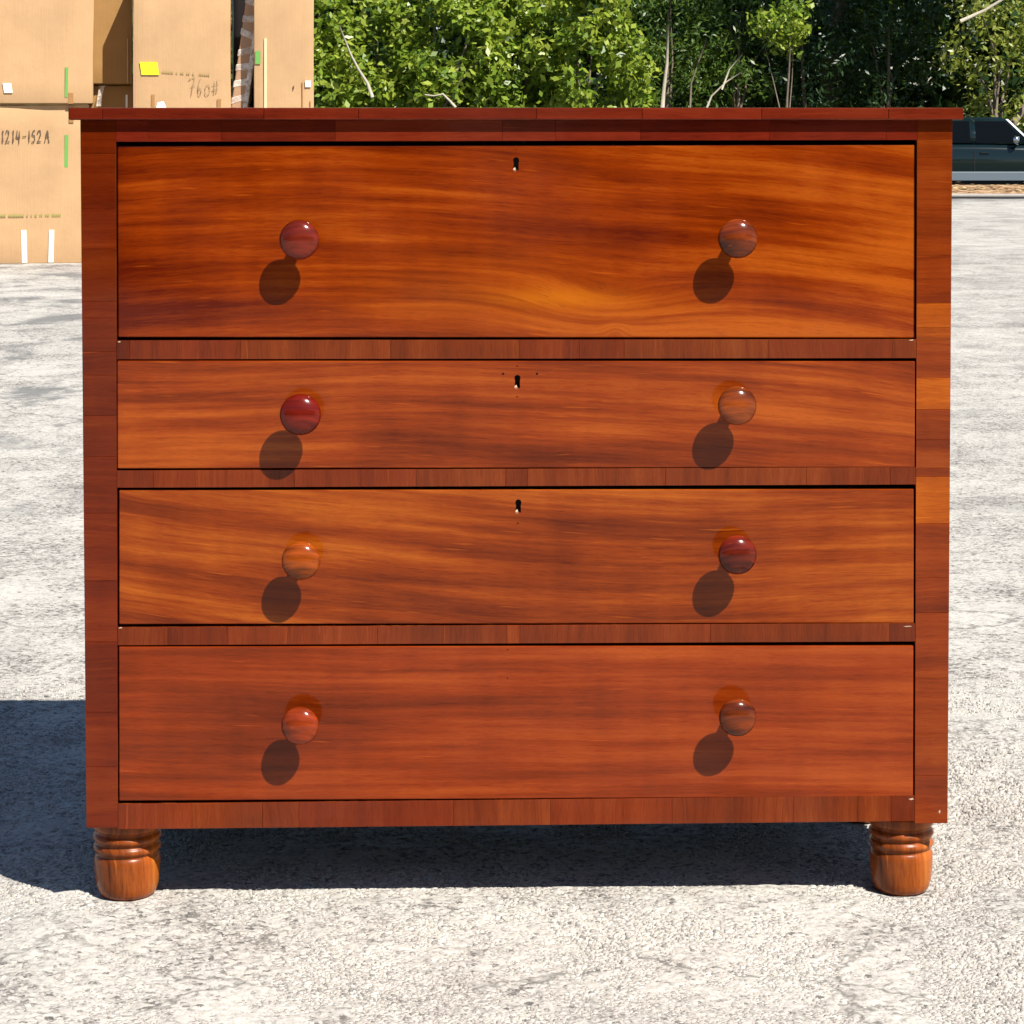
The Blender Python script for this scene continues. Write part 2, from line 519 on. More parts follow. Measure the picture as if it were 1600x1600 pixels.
vx = np.linspace(-40, 40, 500); vy = np.array([0.165, 0.4, 0.7, 1.0, 1.3, 1.7, 2.6, 4.5])
vz = np.array([0.03, 0.055, 0.075, 0.09, 0.085, 0.05, -0.25, -0.605])
X, Y = np.meshgrid(vx, vy + LOT_Y)
Z = np.repeat(vz[:, None], 500, 1) + 0.05 * (lattice_noise(X, Y, 0.35, np.random.RandomState(5)) - 0.5) * (np.arange(8) < 6)[:, None]
idx = np.arange(500 * 8).reshape(8, 500)
F = np.stack([idx[:-1,:-1], idx[:-1,1:], idx[1:,1:], idx[1:,:-1]], -1).reshape(-1, 4)
tag(mesh_obj('verge', np.stack([X, Y, Z], -1).reshape(-1, 3), F.tolist(), m.mat, smooth=True), 'bare mulch verge behind the kerb', 'verge', kind='structure')

# ------------------------------------------------------------------ foliage helpers
def leaf_mat(name, cols, trans=0.35):
    m = NT(name)
    at = m.new('ShaderNodeAttribute'); at.attribute_name = 'tone'
    c = m.ramp(at.outputs['Fac'], [(i / (len(cols) - 1), q) for i, q in enumerate(cols)])
    m.set(Base_Color=c, Roughness=0.38, Specular_IOR_Level=0.5)
    tr = m.new('ShaderNodeBsdfTranslucent')
    m.put(tr.inputs['Color'], m.mix(0.5, c, (0.25, 0.35, 0.03)))
    mx = m.new('ShaderNodeMixShader'); mx.inputs[0].default_value = trans
    m.t.links.new(m.b.outputs[0], mx.inputs[1]); m.t.links.new(tr.outputs[0], mx.inputs[2])
    m.t.links.new(mx.outputs[0], m.out.inputs[0])
    return m.mat

def leaves(name, parent, centers, spread, per, size, mat, seed, aspect=0.55, up=0.5, toward=None, kind=None):
    rs = np.random.RandomState(seed)
    C = np.repeat(np.array(centers, float), per, 0)
    n = len(C)
    off = rs.normal(size=(n, 3)) * spread * np.array([1, 1, 0.8])
    Pn = C + off
    nrm = rs.normal(size=(n, 3)) * 0.75 + off / (np.linalg.norm(off, axis=1, keepdims=True) + 1e-6) * 0.6
    nrm[:, 2] += up; nrm[:, 1] -= 0.25
    nrm /= np.linalg.norm(nrm, axis=1, keepdims=True)
    a = np.cross(nrm, rs.normal(size=(n, 3))); a /= np.linalg.norm(a, axis=1, keepdims=True)
    b = np.cross(nrm, a)
    s = size * rs.uniform(0.6, 1.35, (n, 1))
    w = s * aspect * rs.uniform(0.7, 1.2, (n, 1))
    v0 = Pn - a * s * 0.5
    v1 = Pn + b * w * 0.5 - nrm * s * 0.06
    v2 = Pn + a * s * 0.5 - nrm * s * 0.12
    v3 = Pn - b * w * 0.5 - nrm * s * 0.06
    V = np.stack([v0, v1, v2, v3], 1).reshape(-1, 3)
    me = bpy.data.meshes.new(name)
    me.vertices.add(n * 4); me.vertices.foreach_set('co', V.ravel())
    me.loops.add(n * 4); me.loops.foreach_set('vertex_index', np.arange(n * 4, dtype=np.int32))
    me.polygons.add(n); me.polygons.foreach_set('loop_start', np.arange(0, n * 4, 4, dtype=np.int32))
    me.update()
    ct = rs.uniform(0, 1, (len(centers), 1))
    tone = np.clip(0.45 * np.repeat(ct, per, 0) + 0.55 * rs.uniform(0, 1, (n, 1)), 0, 1)
    at = me.attributes.new('tone', 'FLOAT', 'POINT')
    at.data.foreach_set('value', np.repeat(tone, 4, 1).ravel())
    me.materials.append(mat)
    o = link(bpy.data.objects.new(name, me), parent)
    if kind: o['kind'] = kind
    return o

def ell_clumps(n, r, rs, lo=0.45, zmin=None):
    out = []
    while len(out) < n:
        v = rs.normal(size=3); v /= np.linalg.norm(v)
        p = v * (lo + (1 - lo) * rs.random() ** 0.6) * np.array(r)
        if zmin is not None and p[2] < zmin: continue
        out.append(p)
    return out

LEAF = {  # sun and shade are in the leaf colours: brighter lit, darker shaded
 'sun': leaf_mat('sunlit_leaf', [(0.05, 0.105, 0.012), (0.16, 0.25, 0.02), (0.29, 0.36, 0.035), (0.42, 0.47, 0.08)]),
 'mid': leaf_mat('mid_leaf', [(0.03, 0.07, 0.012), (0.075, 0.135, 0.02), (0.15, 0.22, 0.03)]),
 'dark': leaf_mat('shaded_leaf', [(0.012, 0.032, 0.010), (0.022, 0.055, 0.014), (0.04, 0.085, 0.02)], 0.25),
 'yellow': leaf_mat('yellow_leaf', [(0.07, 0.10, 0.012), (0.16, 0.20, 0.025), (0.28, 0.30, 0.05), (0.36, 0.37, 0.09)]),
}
bark = plain('bark', (0.17, 0.13, 0.095), 0.95, var=0.45, scale=14, bump=0.02)
pale_bark = plain('pale_bark', (0.42, 0.37, 0.29), 0.9, var=0.3, scale=14, bump=0.01)

def at(px, py, dist):
    k = dist / DPX
    return Vector(((px - 800) * k, dist - DIST, ZC - (py - HOR) * k))

def plant(name, label, cat, loc, r, zc, ncl, per, size, mat, seed, spread=0.28, group=None, limbs=6, aspect=0.55, zlo=None, tr=0.65):
    rs = np.random.RandomState(seed)
    root = empty(name, (loc[0], loc[1], -0.6))
    tag(root, label, cat, group)
    cl = ell_clumps(ncl, r, rs)
    cen = [(p[0], p[1], p[2] + zc + 0.6) for p in cl]
    if zlo is not None: cen = [c for c in cen if c[2] > zlo]
    leaves('crown', root, cen, spread, per, size, mat, seed + 1, aspect)
    h = zc + 0.6
    j = lambda s: (rs.random() - 0.5) * s
    bx, by = j(0.4), j(0.4)
    tv, tf = tube([(0, 0, -0.05), (bx*0.3, by*0.3, h*0.35), (bx, by, h*0.7), (bx*1.4, by*1.3, h + r[2]*0.4)], [0.10 * tr, 0.08 * tr, 0.06 * tr, 0.025 * tr])
    mesh_obj('trunk', tv, tf, bark, root, True)
    for k in range(limbs):
        c = cen[int(rs.randint(len(cen)))]
        z0 = h * (0.25 + 0.4 * rs.random())
        p0 = (bx*0.7, by*0.7, z0)
        pm = (c[0]*0.5 + j(0.3), c[1]*0.5, (z0 + c[2]) / 2 + 0.15)
        tv, tf = tube([p0, pm, c], [0.045 * tr, 0.03 * tr, 0.012 * tr], 6)
        mesh_obj('limb', tv, tf, bark, root, True)
    return root

# ------------------------------------------------------------------ chest of drawers
MW = dict(dark=(0.075, 0.012, 0.003))
def zpx(py): return P(800, py)[1]
def xpx(px, py=700): return P(px, py)[0]
kx, kz = P(962, 508)
gx, gz = P(868, 462)
wood_d = [
    wood('mahogany_deep_drawer', seed=2.0, warp=0.6, band=21, tilt=0.055, curve=0.107, drift=0.48, bias=0.01,
         dark=(0.070, 0.0050, 0.0004), mid=(0.190, 0.0235, 0.0008), light=(0.32, 0.064, 0.004),
         knots=((kx - 0.03, kz + 0.025, 0.085, 0.035, 0.022), (kx, kz - 0.005, 0.014, 0.011, -0.016), (xpx(1010, 470), zpx(470), 0.10, 0.04, 0.012)),
         golds=((gx, gz, 0.075, 0.012, 0.75, (0.44, 0.125, 0.003)), (gx - 0.10, gz + 0.01, 0.16, 0.05, 0.3, (0.33, 0.072, 0.003)), (gx + 0.03, gz - 0.02, 0.22, 0.03, 0.2, (0.36, 0.085, 0.004)))),
    wood('mahogany_second_drawer', seed=14.6, warp=0.6, band=25, tilt=0.045, curve=0.07, drift=0.03, bias=0.0, dark=(0.075, 0.0085, 0.0008), mid=(0.195, 0.027, 0.0025), light=(0.31, 0.062, 0.006)),
    wood('mahogany_third_drawer', seed=27.3, band=24, tilt=0.06, curve=-0.12, drift=0.14, bias=0.02, dark=(0.075, 0.008, 0.0008), mid=(0.195, 0.029, 0.0022), light=(0.32, 0.072, 0.006), warp=0.6),
    wood('mahogany_bottom_drawer', seed=41.9, warp=0.6, band=25, tilt=0.01, drift=0.05, bias=-0.01, contrast=0.85, dark=(0.075, 0.009, 0.001), mid=(0.185, 0.023, 0.0025), light=(0.28, 0.048, 0.006)),
]
wood_stile = wood('mahogany_crossband_stile', axis='x', seed=3.0, band=30, objcol=True, contrast=0.48, dark=(0.06, 0.006, 0.001), mid=(0.165, 0.0215, 0.002), light=(0.26, 0.050, 0.006))
wood_rail = wood('mahogany_crossband_rail', axis='z', seed=6.0, band=26, objcol=True, contrast=0.42, dark=(0.055, 0.008, 0.0015), mid=(0.145, 0.0215, 0.0025), light=(0.23, 0.048, 0.007), stretch=0.6)
wood_edge = wood('mahogany_top_edge', axis='x', seed=9.0, band=30, objcol=True, contrast=0.42, dark=(0.035, 0.003, 0.001), mid=(0.125, 0.0135, 0.004), light=(0.19, 0.028, 0.008))
wood_plain = wood('mahogany_carcass', axis='z', seed=19.0, band=18, mid=(0.16, 0.022, 0.004))
wood_foot = wood('mahogany_foot', axis='z', seed=33.0, band=26, mid=(0.32, 0.072, 0.009), light=(0.46, 0.14, 0.02), dark=(0.06, 0.010, 0.002), rough=0.30, contrast=0.85)
raw = plain('bare_wood', (0.45, 0.31, 0.20), 0.7, var=0.15, scale=200)
keyhole_dark = plain('keyhole_black', (0.02, 0.018, 0.016), 0.6, metal=0.6)

chest = empty('chest_of_drawers', ROOT, YAW)
tag(chest, 'polished mahogany chest of four drawers with round wooden knobs on turned feet', 'chest')

xl0, xl1 = xpx(125.5, 200), xpx(135, 1290)       # left outer edge, top and bottom
xr0, xr1 = xpx(1488, 200), xpx(1480.5, 1290)
il0, il1 = xpx(181, 225), xpx(184, 1240)
ir0, ir1 = xpx(1433, 225), xpx(1429.5, 1240)
z_top, z_tb = zpx(168), zpx(187.5)
z_bot = zpx(1290)
def lerp(a, b, t): return a + (b - a) * t
def XL(z): return lerp(xl1, xl0, (z - zpx(1290)) / (zpx(200) - zpx(1290)))
def XR(z): return lerp(xr1, xr0, (z - zpx(1290)) / (zpx(200) - zpx(1290)))
def IL(z): return lerp(il1, il0, (z - zpx(1240)) / (zpx(225) - zpx(1240)))
def IR(z): return lerp(ir1, ir0, (z - zpx(1240)) / (zpx(225) - zpx(1240)))

# top board with edge veneers
ov = 0.011
tx0, tx1 = P(107, 178, ov)[0], P(1505.5, 178, ov)[0]
tb = box_bm(tx0 + 0.001, tx1 - 0.001, -ov + 0.0015, CHEST_D + 0.008, z_tb, z_top - 0.0004, 0.0012, 2)
top = bm_obj('top_board', tb, wood('mahogany_top', axis='x', seed=51.0, band=16, mid=(0.15, 0.02, 0.005)), chest)
cuts = [107, 160, 412, 560, 838, 1003, 1190, 1388, 1505.5]
tones = [(0.81, 0.76, 0.86), (0.88, 0.81, 0.93), (0.93, 0.89, 0.96), (0.90, 0.84, 0.94), (0.95, 0.89, 1.03), (0.99, 0.94, 1.09), (0.96, 0.93, 1.04), (0.99, 0.98, 1.02)]
for i in range(len(cuts) - 1):
    a, b_ = P(cuts[i], 178, ov)[0], P(cuts[i+1], 178, ov)[0]
    bm_obj('edge_veneer', box_bm(a + 0.0001, b_ - 0.0001, -ov - 0.0006, -ov + 0.0012, z_tb + 0.0004 + rnd.uniform(0, .0006), z_top - 0.0002 - rnd.uniform(0, .0006), 0.0011, 2), wood_edge, top, color=tones[i])

# carcass panels
def side(xa, xb, name):
    q = [(xa, z_bot + 0.001), (xb, z_bot + 0.001), (xb, z_tb), (xa, z_tb)]
    return q
for nm, f in (('side_panel', lambda z: (XL(z), XL(z) + 0.018)), ('side_panel', lambda z: (XR(z) - 0.018, XR(z)))):
    a0, a1 = f(z_bot); b0, b1 = f(z_tb)
    bm_obj(nm, quad_prism_bm([(a0, z_bot + 0.0005), (a1, z_bot + 0.0005), (b1, z_tb), (b0, z_tb)], 0.0045, CHEST_D, 0.0006, 1), wood_plain, chest)
bm_obj('back_panel', quad_prism_bm([(XL(z_bot) + .001, z_bot + 0.002), (XR(z_bot) - .001, z_bot + .002), (XR(z_tb) - .001, z_tb - .0005), (XL(z_tb) + .001, z_tb - .0005)], CHEST_D + 0.0003, CHEST_D + 0.007), wood_plain, chest)
bm_obj('bottom_panel', box_bm(xl1 + 0.019, xr1 - 0.019, 0.024, CHEST_D - 0.013, z_bot + 0.004, z_bot + 0.018), plain('darkened_underside', (0.035, 0.022, 0.015), 0.9), chest)  # panel coloured dark to cut bounce and deepen the shade below

def tri(c, k): return tuple(q * k for q in c)
# stiles, each a column of cross-banded veneer pieces
def stile(inner, outer, seams, cols):
    zs = [zpx(s) for s in seams]
    zs[0], zs[-1] = z_tb, None
    lo, hi = min(inner(0.2), outer(0.2)), max(inner(0.2), outer(0.2))
    a = lambda z: min(inner(z), outer(z)); b = lambda z: max(inner(z), outer(z))
    zb = z_bot
    core = bm_obj('stile', quad_prism_bm([(a(zb), zb), (b(zb), zb), (b(z_tb), z_tb), (a(z_tb), z_tb)], 0.0012, 0.022), wood_plain, chest)
    zs[-1] = zb
    for i in range(len(zs) - 1):
        z1, z0 = zs[i] - 0.00008, zs[i+1] + 0.00008
        pr = rnd.uniform(0, 0.00025)
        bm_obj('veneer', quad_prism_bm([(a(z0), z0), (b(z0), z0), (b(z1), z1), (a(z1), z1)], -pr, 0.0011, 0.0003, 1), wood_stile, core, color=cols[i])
    return core
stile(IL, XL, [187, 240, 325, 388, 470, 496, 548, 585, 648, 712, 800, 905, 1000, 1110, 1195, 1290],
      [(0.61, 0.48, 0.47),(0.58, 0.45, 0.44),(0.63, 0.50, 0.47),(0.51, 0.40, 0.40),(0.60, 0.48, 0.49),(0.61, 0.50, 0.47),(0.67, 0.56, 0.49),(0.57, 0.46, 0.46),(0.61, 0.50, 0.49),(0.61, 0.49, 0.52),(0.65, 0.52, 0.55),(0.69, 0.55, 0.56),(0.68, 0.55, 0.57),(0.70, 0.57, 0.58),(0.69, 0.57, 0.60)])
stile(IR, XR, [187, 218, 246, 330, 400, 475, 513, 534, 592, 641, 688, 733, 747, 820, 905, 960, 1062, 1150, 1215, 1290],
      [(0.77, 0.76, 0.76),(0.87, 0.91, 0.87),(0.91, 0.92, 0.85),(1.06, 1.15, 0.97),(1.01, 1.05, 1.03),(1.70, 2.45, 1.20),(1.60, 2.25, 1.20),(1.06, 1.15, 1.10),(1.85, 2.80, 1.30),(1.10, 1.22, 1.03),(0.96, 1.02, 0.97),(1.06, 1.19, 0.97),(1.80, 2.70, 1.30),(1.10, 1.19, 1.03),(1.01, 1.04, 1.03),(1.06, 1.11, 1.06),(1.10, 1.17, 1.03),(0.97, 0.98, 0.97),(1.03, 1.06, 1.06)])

# rails with vertical-grain veneer pieces
def rail(pyt, pyb, pyt_r, pyb_r, seams, base, horizontal=False, vary=0.07, special={}):
    zt0, zb0, zt1, zb1 = zpx(pyt), zpx(pyb), zpx(pyt_r), zpx(pyb_r)
    zm = (zt0 + zb0) / 2
    xa, xb = IL(zm) + 0.0002, IR(zm) - 0.0002
    f = lambda x: (x - xa) / (xb - xa)
    core = bm_obj('rail', quad_prism_bm([(xa, zb0 + .0003), (xb, zb1 + .0003), (xb, zt1 - .0003), (xa, zt0 - .0003)], 0.0014, 0.05), wood_plain, chest)
    xs = [xa] + [xpx(s, (pyt + pyb) / 2) for s in seams] + [xb]
    for i in range(len(xs) - 1):
        a, b = xs[i] + 0.00006, xs[i+1] - 0.00006
        k = 1 + rnd.uniform(-vary, vary)
        col = (base[0] * k, base[1] * k * rnd.uniform(0.9, 1.1), base[2] * k * rnd.uniform(0.85, 1.15))
        if i in special: col = special[i]
        pr = rnd.uniform(0, 0.0003)
        q = [(a, lerp(zb0, zb1, f(a))), (b, lerp(zb0, zb1, f(b))), (b, lerp(zt0, zt1, f(b))), (a, lerp(zt0, zt1, f(a)))]
        bm_obj('veneer', quad_prism_bm(q, -pr, 0.0013, 0.0004, 1), wood_edge if horizontal else wood_rail, core, color=col)
    return core
rail(187.6, 221.5, 187.6, 219, [232, 345, 524, 785, 868, 1000, 1202, 1385], (1.0, 0.9, 1.1), True, 0.035, {5: (1.05,1.0,1.2)})
rail(531, 560.5, 531, 561, [203, 376, 610, 812, 905, 975, 1200, 1395], (0.95, 0.95, 1.2), special={0: (0.6,0.5,0.6)})
rail(733.5, 760.5, 731.5, 759, [240, 460, 650, 790, 824, 1040, 1260, 1391], (0.95, 0.92, 1.15), special={4: (0.82,0.78,0.95), 8: (0.75,0.66,0.85)})
rail(978, 1006, 976, 1005, [262, 356, 590, 792, 812, 1110, 1390], (0.92, 0.86, 1.1), special={0: (0.85,0.78,0.95), 1: (0.78,0.68,0.85), 2: (1.04,1.0,1.25), 4: (1.12,1.15,1.3), 7: (0.75,0.7,0.95)})
rail(1253, 1292.5, 1246, 1286.5, [300, 410, 467, 708, 860, 1050, 1240, 1340, 1392], (0.98, 0.92, 1.15), special={2: (0.85,0.76,0.85), 4: (0.92,0.88,1.15), 9: (0.8,0.7,0.95)})

# drawers
def keyhole_outline(cx, cz, k=1.0):
    q = []
    for i in range(9):
        a = math.pi * i / 8
        q.append((cx + 4.8 * S * k * math.cos(a), cz + (5.5 + 4.8 * math.sin(a)) * S * k))
    q += [(cx - 3.6 * S * k, cz + 0.5 * S), (cx - 4.6 * S * k, cz - 9 * S * k), (cx + 4.0 * S * k, cz - 10.5 * S * k), (cx + 3.8 * S * k, cz + 0.5 * S)]
    return q

def cut(o, prisms):
    b = bmesh.new()
    for q, y0, y1 in prisms:
        t = quad_prism_bm(q, y0, y1)
        me = bpy.data.meshes.new('t'); bmesh.ops.recalc_face_normals(t, faces=t.faces); t.to_mesh(me); t.free(); b.from_mesh(me); bpy.data.meshes.remove(me)
    cme = bpy.data.meshes.new('cut'); b.to_mesh(cme); b.free()
    c = bpy.data.objects.new('cut', cme); COL.objects.link(c)
    c.parent = o.parent
    md = o.modifiers.new('b', 'BOOLEAN'); md.operation = 'DIFFERENCE'; md.object = c; md.solver = 'EXACT'
    bpy.context.view_layer.update()
    dg = bpy.context.evaluated_depsgraph_get()
    new = bpy.data.meshes.new_from_object(o.evaluated_get(dg))
    o.modifiers.clear()
    old = o.data; o.data = new
    bpy.data.meshes.remove(old)
    bpy.data.objects.remove(c); bpy.data.meshes.remove(cme)

knob_mats = [wood('knob_wood_%s' % n, axis='x', seed=60 + 3*i, band=34, stretch=5.0, mid=c, light=tuple(q * 1.7 for q in c), dark=tuple(q * 0.3 for q in c), rough=0.13, spec=0.33, contrast=1.1)
             for i, (n, c) in enumerate((('russet', (0.105, 0.010, 0.004)), ('brown', (0.15, 0.024, 0.004)), ('crimson', (0.11, 0.006, 0.002)), ('tan', (0.20, 0.038, 0.006)),
                                         ('amber', (0.22, 0.040, 0.003)), ('plum', (0.14, 0.013, 0.004)), ('orange', (0.19, 0.024, 0.004)), ('umber', (0.13, 0.022, 0.004))))]
knob_prof = [(-0.5, 12.5), (0, 13.5), (1.2, 13.2), (4, 11), (10, 9.6), (29, 10), (35, 13), (38.2, 21.5), (40.6, 27.6), (42.6, 30.4), (45, 30.9), (48.2, 30.1), (51.8, 27.4), (55, 22.6), (57.6, 16), (59.2, 9), (59.8, 4), (59.9, 0.5)]
def knob(parent, px, py, y0, mat, k=1.0, tilt=(0, 0), label=None):
    # remove the perspective shift of the head standing proud of the front
    bx = 800 + (px - 800) * (1 - 44 / DPX); bz = HOR + (py - HOR) * (1 - 44 / DPX)
    x, z = P(bx, bz)
    v, f = lathe([(h * S, r * S * k) for h, r in knob_prof], 48, '-y')
    o = mesh_obj('knob', v, f, mat, parent, True)
    o.location = (x, y0, z)
    o.rotation_euler = (tilt[0], 0, tilt[1])
    if label: o['label'] = label
    return o

def drawer(idx, corners, rec, mat, key=None, holes=(), knobs=(), label=None):
    q = [P(*c) for c in corners]      # bl, br, tr, tl
    o = bm_obj('drawer', quad_prism_bm(q, rec, rec + 0.022, 0.0016, 3), mat, chest)
    o['label'] = label
    prisms = []
    if key:
        kxx, kzz = P(*key)
        prisms.append((keyhole_outline(kxx, kzz), -0.02, 0.016))
    for hx, hy, hr in holes:
        a, b = P(hx, hy)
        prisms.append(([(a + hr * S * math.cos(t * math.pi / 3), b + hr * S * math.sin(t * math.pi / 3)) for t in range(6)], -0.02, rec + 0.007))
    if prisms: cut(o, prisms)
    for p in o.data.polygons:
        p.use_smooth = False
    if key:
        bm_obj('keyhole_dark_back', box_bm(kxx - 0.012, kxx + 0.012, 0.0155 + rec * 0, 0.0175, kzz - 0.016, kzz + 0.016), keyhole_dark, o)  # added dark plate so the keyhole looks deeply shaded
        # pale bare wood where the lower lip of the keyhole has chipped
        cx, cz = kxx - 2.0 * S, kzz - 10.5 * S
        mesh_obj('chip', [(cx - 2.6*S, rec - 0.0003, cz + 0.5*S), (cx + 1.0*S, rec - 0.0003, cz - 1.4*S), (cx + 2.2*S, rec - 0.0003, cz + 0.8*S), (cx + 0.6*S, rec + 0.003, cz + 5*S), (cx - 2.0*S, rec + 0.002, cz + 3.2*S)],
                 [(0, 1, 2, 3, 4)], raw, o)
    for (a, b, mt, k, tl) in knobs:
        knob(o, a, b, rec, knob_mats[mt], k, tl)
    return o

drawer(0, [(183.5, 527.5), (1430.5, 528.5), (1430.5, 226), (182.5, 228)], 0.0045, wood_d[0], (806.5, 256), [(806, 234, 1.3)],
       [(466.5, 375, 0, 1.0, (0, 0)), (1152.5, 373, 1, 1.0, (0, 0))], 'deep top drawer with golden flame figure near its middle')
drawer(1, [(183.5, 732.2), (1429.5, 730.2), (1430, 564.5), (183, 563.5)], -0.0004, wood_d[1], (808.5, 596), [(808, 572, 1.4), (786, 584, 2.0), (839, 584, 2.0), (808, 620, 1.4)],
       [(467, 650, 2, 1.03, (R(-3), R(2))), (1148.5, 635.5, 3, 0.98, (R(-2), R(3)))], 'shallow second drawer with screw holes round its keyhole')
drawer(2, [(185.5, 976.2), (1428.5, 974.4), (1428.5, 764.5), (185.5, 766)], 0.0022, wood_d[2], (810, 791), [(809, 818, 1.4)],
       [(470, 878, 4, 0.97, (R(-2), R(-1))), (1148.5, 869, 5, 0.98, (R(-2), R(4)))], 'third drawer with wavy striped grain')
drawer(3, [(186, 1251.6), (1427, 1244.9), (1427.5, 1009), (185.5, 1010.5)], 0.0002, wood_d[3], None, [(793, 1015, 1.2), (793, 1060, 1.2)],
       [(469.5, 1136, 6, 0.94, (R(-3), R(-2))), (1148.5, 1120, 7, 0.95, (R(1), R(4)))], 'plain bottom drawer without a keyhole')

# small pale chips on corners and edges
def chip(px, py, w, h, off=0.0006):
    x, z = P(px, py)
    j = lambda: rnd.uniform(0.7, 1.2)
    v = [(x - w*S*j()/2, -off, z), (x - w*S*0.1, -off, z - h*S*j()/2), (x + w*S*j()/2, -off, z - h*S*0.1), (x + w*S*0.2, -off, z + h*S*j()/2)]
    v += [(p[0], 0.001, p[2]) for p in v]
    mesh_obj('chip', v, [(0,1,2,3),(7,6,5,4),(0,4,5,1),(1,5,6,2),(2,6,7,3),(3,7,4,0)], raw, chest)
for c in ((1424, 531.5, 10, 2.2), (186, 534, 6, 2.2), (188, 981, 7, 2), (1418, 978.5, 18, 1.8), (1424, 1248.5, 8, 3.5), (1468, 1268, 3, 6.5)):
    chip(*c)

# turned feet
fp = [(0.0, 32), (0.8, 36), (3.5, 40), (9, 43.2), (20, 46), (35, 47.6), (50, 48.3), (58, 48.2), (62, 45.6), (65, 43.6), (67.5, 46.4), (70.5, 49.2), (74, 49.6), (77.5, 47), (80.5, 43.4), (83, 46.8), (86.5, 49.9), (90, 50), (93.5, 47), (96.5, 43.6), (99, 47.2), (102.5, 50.4), (108, 50.8), (112, 50.6), (118, 50)]
hf = z_bot + 0.002
def foot(x, y, k=1.0):
    sc = hf / (118 * S)
    v, f = lathe([(h * S * sc - 0.0012 * (1 - h / 118.0), r * S * k) for h, r in fp], 56)
    o = mesh_obj('foot', v, f, wood_foot, chest, True)
    o.location = (x, y, 0)
    o.rotation_euler = (0, 0, rnd.uniform(0, 6))
    return o
for i, (x, y) in enumerate(foot_local):
    foot(x, y, 1.08 if i < 2 else 1.03)

# ------------------------------------------------------------------ cartons
BD = 16.6
BK = BD / DPX
BY = BD - DIST
def card(name, col, scale=1.0):
    m = NT(name)
    x, y, z = m.xyz(m.objco())
    flute = m.noise(m.vec(m.mul(x, 160), m.mul(y, 160), m.mul(z, 2.5)), 1.0, 2, 0.5)
    sm = m.noise(m.objco(), 3.2, 5, 0.62)
    sp = m.noise(m.objco(), 60, 3, 0.6)
    c = m.mix(m.maprange(sm, 0.3, 0.7), tri(col, 0.88), tri(col, 1.06))
    c = m.mix(m.mul(m.maprange(flute, 0.35, 0.7), 0.18), c, tri(col, 0.80))
    c = m.mix(m.maprange(sp, 0.66, 0.74, 0, 0.35), c, tri(col, 0.6))
    m.set(Base_Color=c, Roughness=0.85, Specular_IOR_Level=0.2, Normal=m.bump(m.add(flute, m.mul(sm, 6)), 0.25, 0.004))
    return m.mat
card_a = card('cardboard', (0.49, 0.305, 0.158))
card_b = card('shaded_cardboard', (0.33, 0.185, 0.065))  # darker copy of the cardboard, shade in its colour, for the gap
card_c = card('dull_cardboard', (0.42, 0.25, 0.15))
tape_green = plain('green_tape', (0.13, 0.34, 0.07), 0.5, var=0.1)
tape_white = plain('white_tape', (0.80, 0.79, 0.72), 0.45, var=0.06)
tape_brown = plain('brown_tape', (0.34, 0.17, 0.06), 0.4, var=0.1)
ink = plain('marker_ink', (0.10, 0.06, 0.035), 0.7, var=0.2)
ink_thin = plain('pen_ink', (0.30, 0.19, 0.10), 0.7, var=0.2)
print_green = plain('green_print', (0.30, 0.27, 0.07), 0.8, var=0.15)
note_yellow = plain('yellow_paper', (0.85, 0.76, 0.01), 0.7, var=0.04)
paper = plain('white_paper', (0.85, 0.84, 0.80), 0.7, var=0.04)
film = NT('stretch_film')
film.set(Base_Color=film.mix(film.noise(film.objco(), 14, 4, 0.6), (0.72, 0.62, 0.52), (0.90, 0.84, 0.76)), Roughness=0.18, Alpha=film.maprange(film.noise(film.objco(), 22, 4, 0.65), 0.35, 0.65, 0.25, 0.9))
film = film.mat

def bxz(px, py, back=0.0):
    k = BK * (BD + back) / BD
    return (px - 800) * k, ZC - (py - HOR) * k

def carton(label, px0, px1, z0, z1, back, depth, mat, group=None, rz=0.0, seed=0, lids=True):
    x0 = bxz(px0, 0, back)[0]; x1 = bxz(px1, 0, back)[0]
    cx, w = (x0 + x1) / 2, x1 - x0
    rz = math.atan2((800 - px1) * BK, BD)     # squared up toward the viewer's side of the lot
    root = empty('carton', (cx - math.sin(rz) * depth / 2, BY + back + math.cos(rz) * depth / 2, z0), rz)
    tag(root, label, 'box', group)
    h = z1 - z0
    b = box_bm(-w/2, w/2, -depth/2, depth/2, 0.0, h, 0.006, 2)
    bmesh.ops.subdivide_edges(b, edges=[e for e in b.edges if e.calc_length() > 0.2], cuts=5, use_grid_fill=True)
    r_ = random.Random(seed)
    ph = [r_.uniform(0, 6) for _ in range(4)]
    for v in b.verts:
        v.co.y += 0.008 * math.sin(v.co.x * 7 + ph[0]) * math.sin(v.co.z * 5 + ph[1])
        v.co.x += 0.004 * math.sin(v.co.z * 6 + ph[2]) * math.sin(v.co.y * 5 + ph[3])
        if v.co.z > h - 0.01: v.co.z -= 0.006 * (0.5 + 0.5 * math.sin(v.co.x * 5 + ph[0]))
    bm_obj('body', b, mat, root, True)
    root['_w'] = w; root['_d'] = depth; root['_h'] = h; root['_b'] = back
    if lids:
        g = 0.003
        bm_obj('flap', box_bm(-w/2 + .004, w/2 - .004, -depth/2 + .004, -g, h - 0.001, h + 0.004, 0.001, 1), mat, root)
        bm_obj('flap', box_bm(-w/2 + .004, w/2 - .004, g, depth/2 - .004, h - 0.001, h + 0.004, 0.001, 1), mat, root)
        bm_obj('tape_strip', box_bm(-w/2 + .003, w/2 - .003, -0.03, 0.03, h + 0.0045, h + 0.0055), tape_brown, root)
    del root['_w'], root['_d'], root['_h'], root['_b']
    root_local = lambda px, py: (bxz(px, py, back)[0] - cx, bxz(px, py, back)[1] - z0)
    return root, root_local, -depth / 2

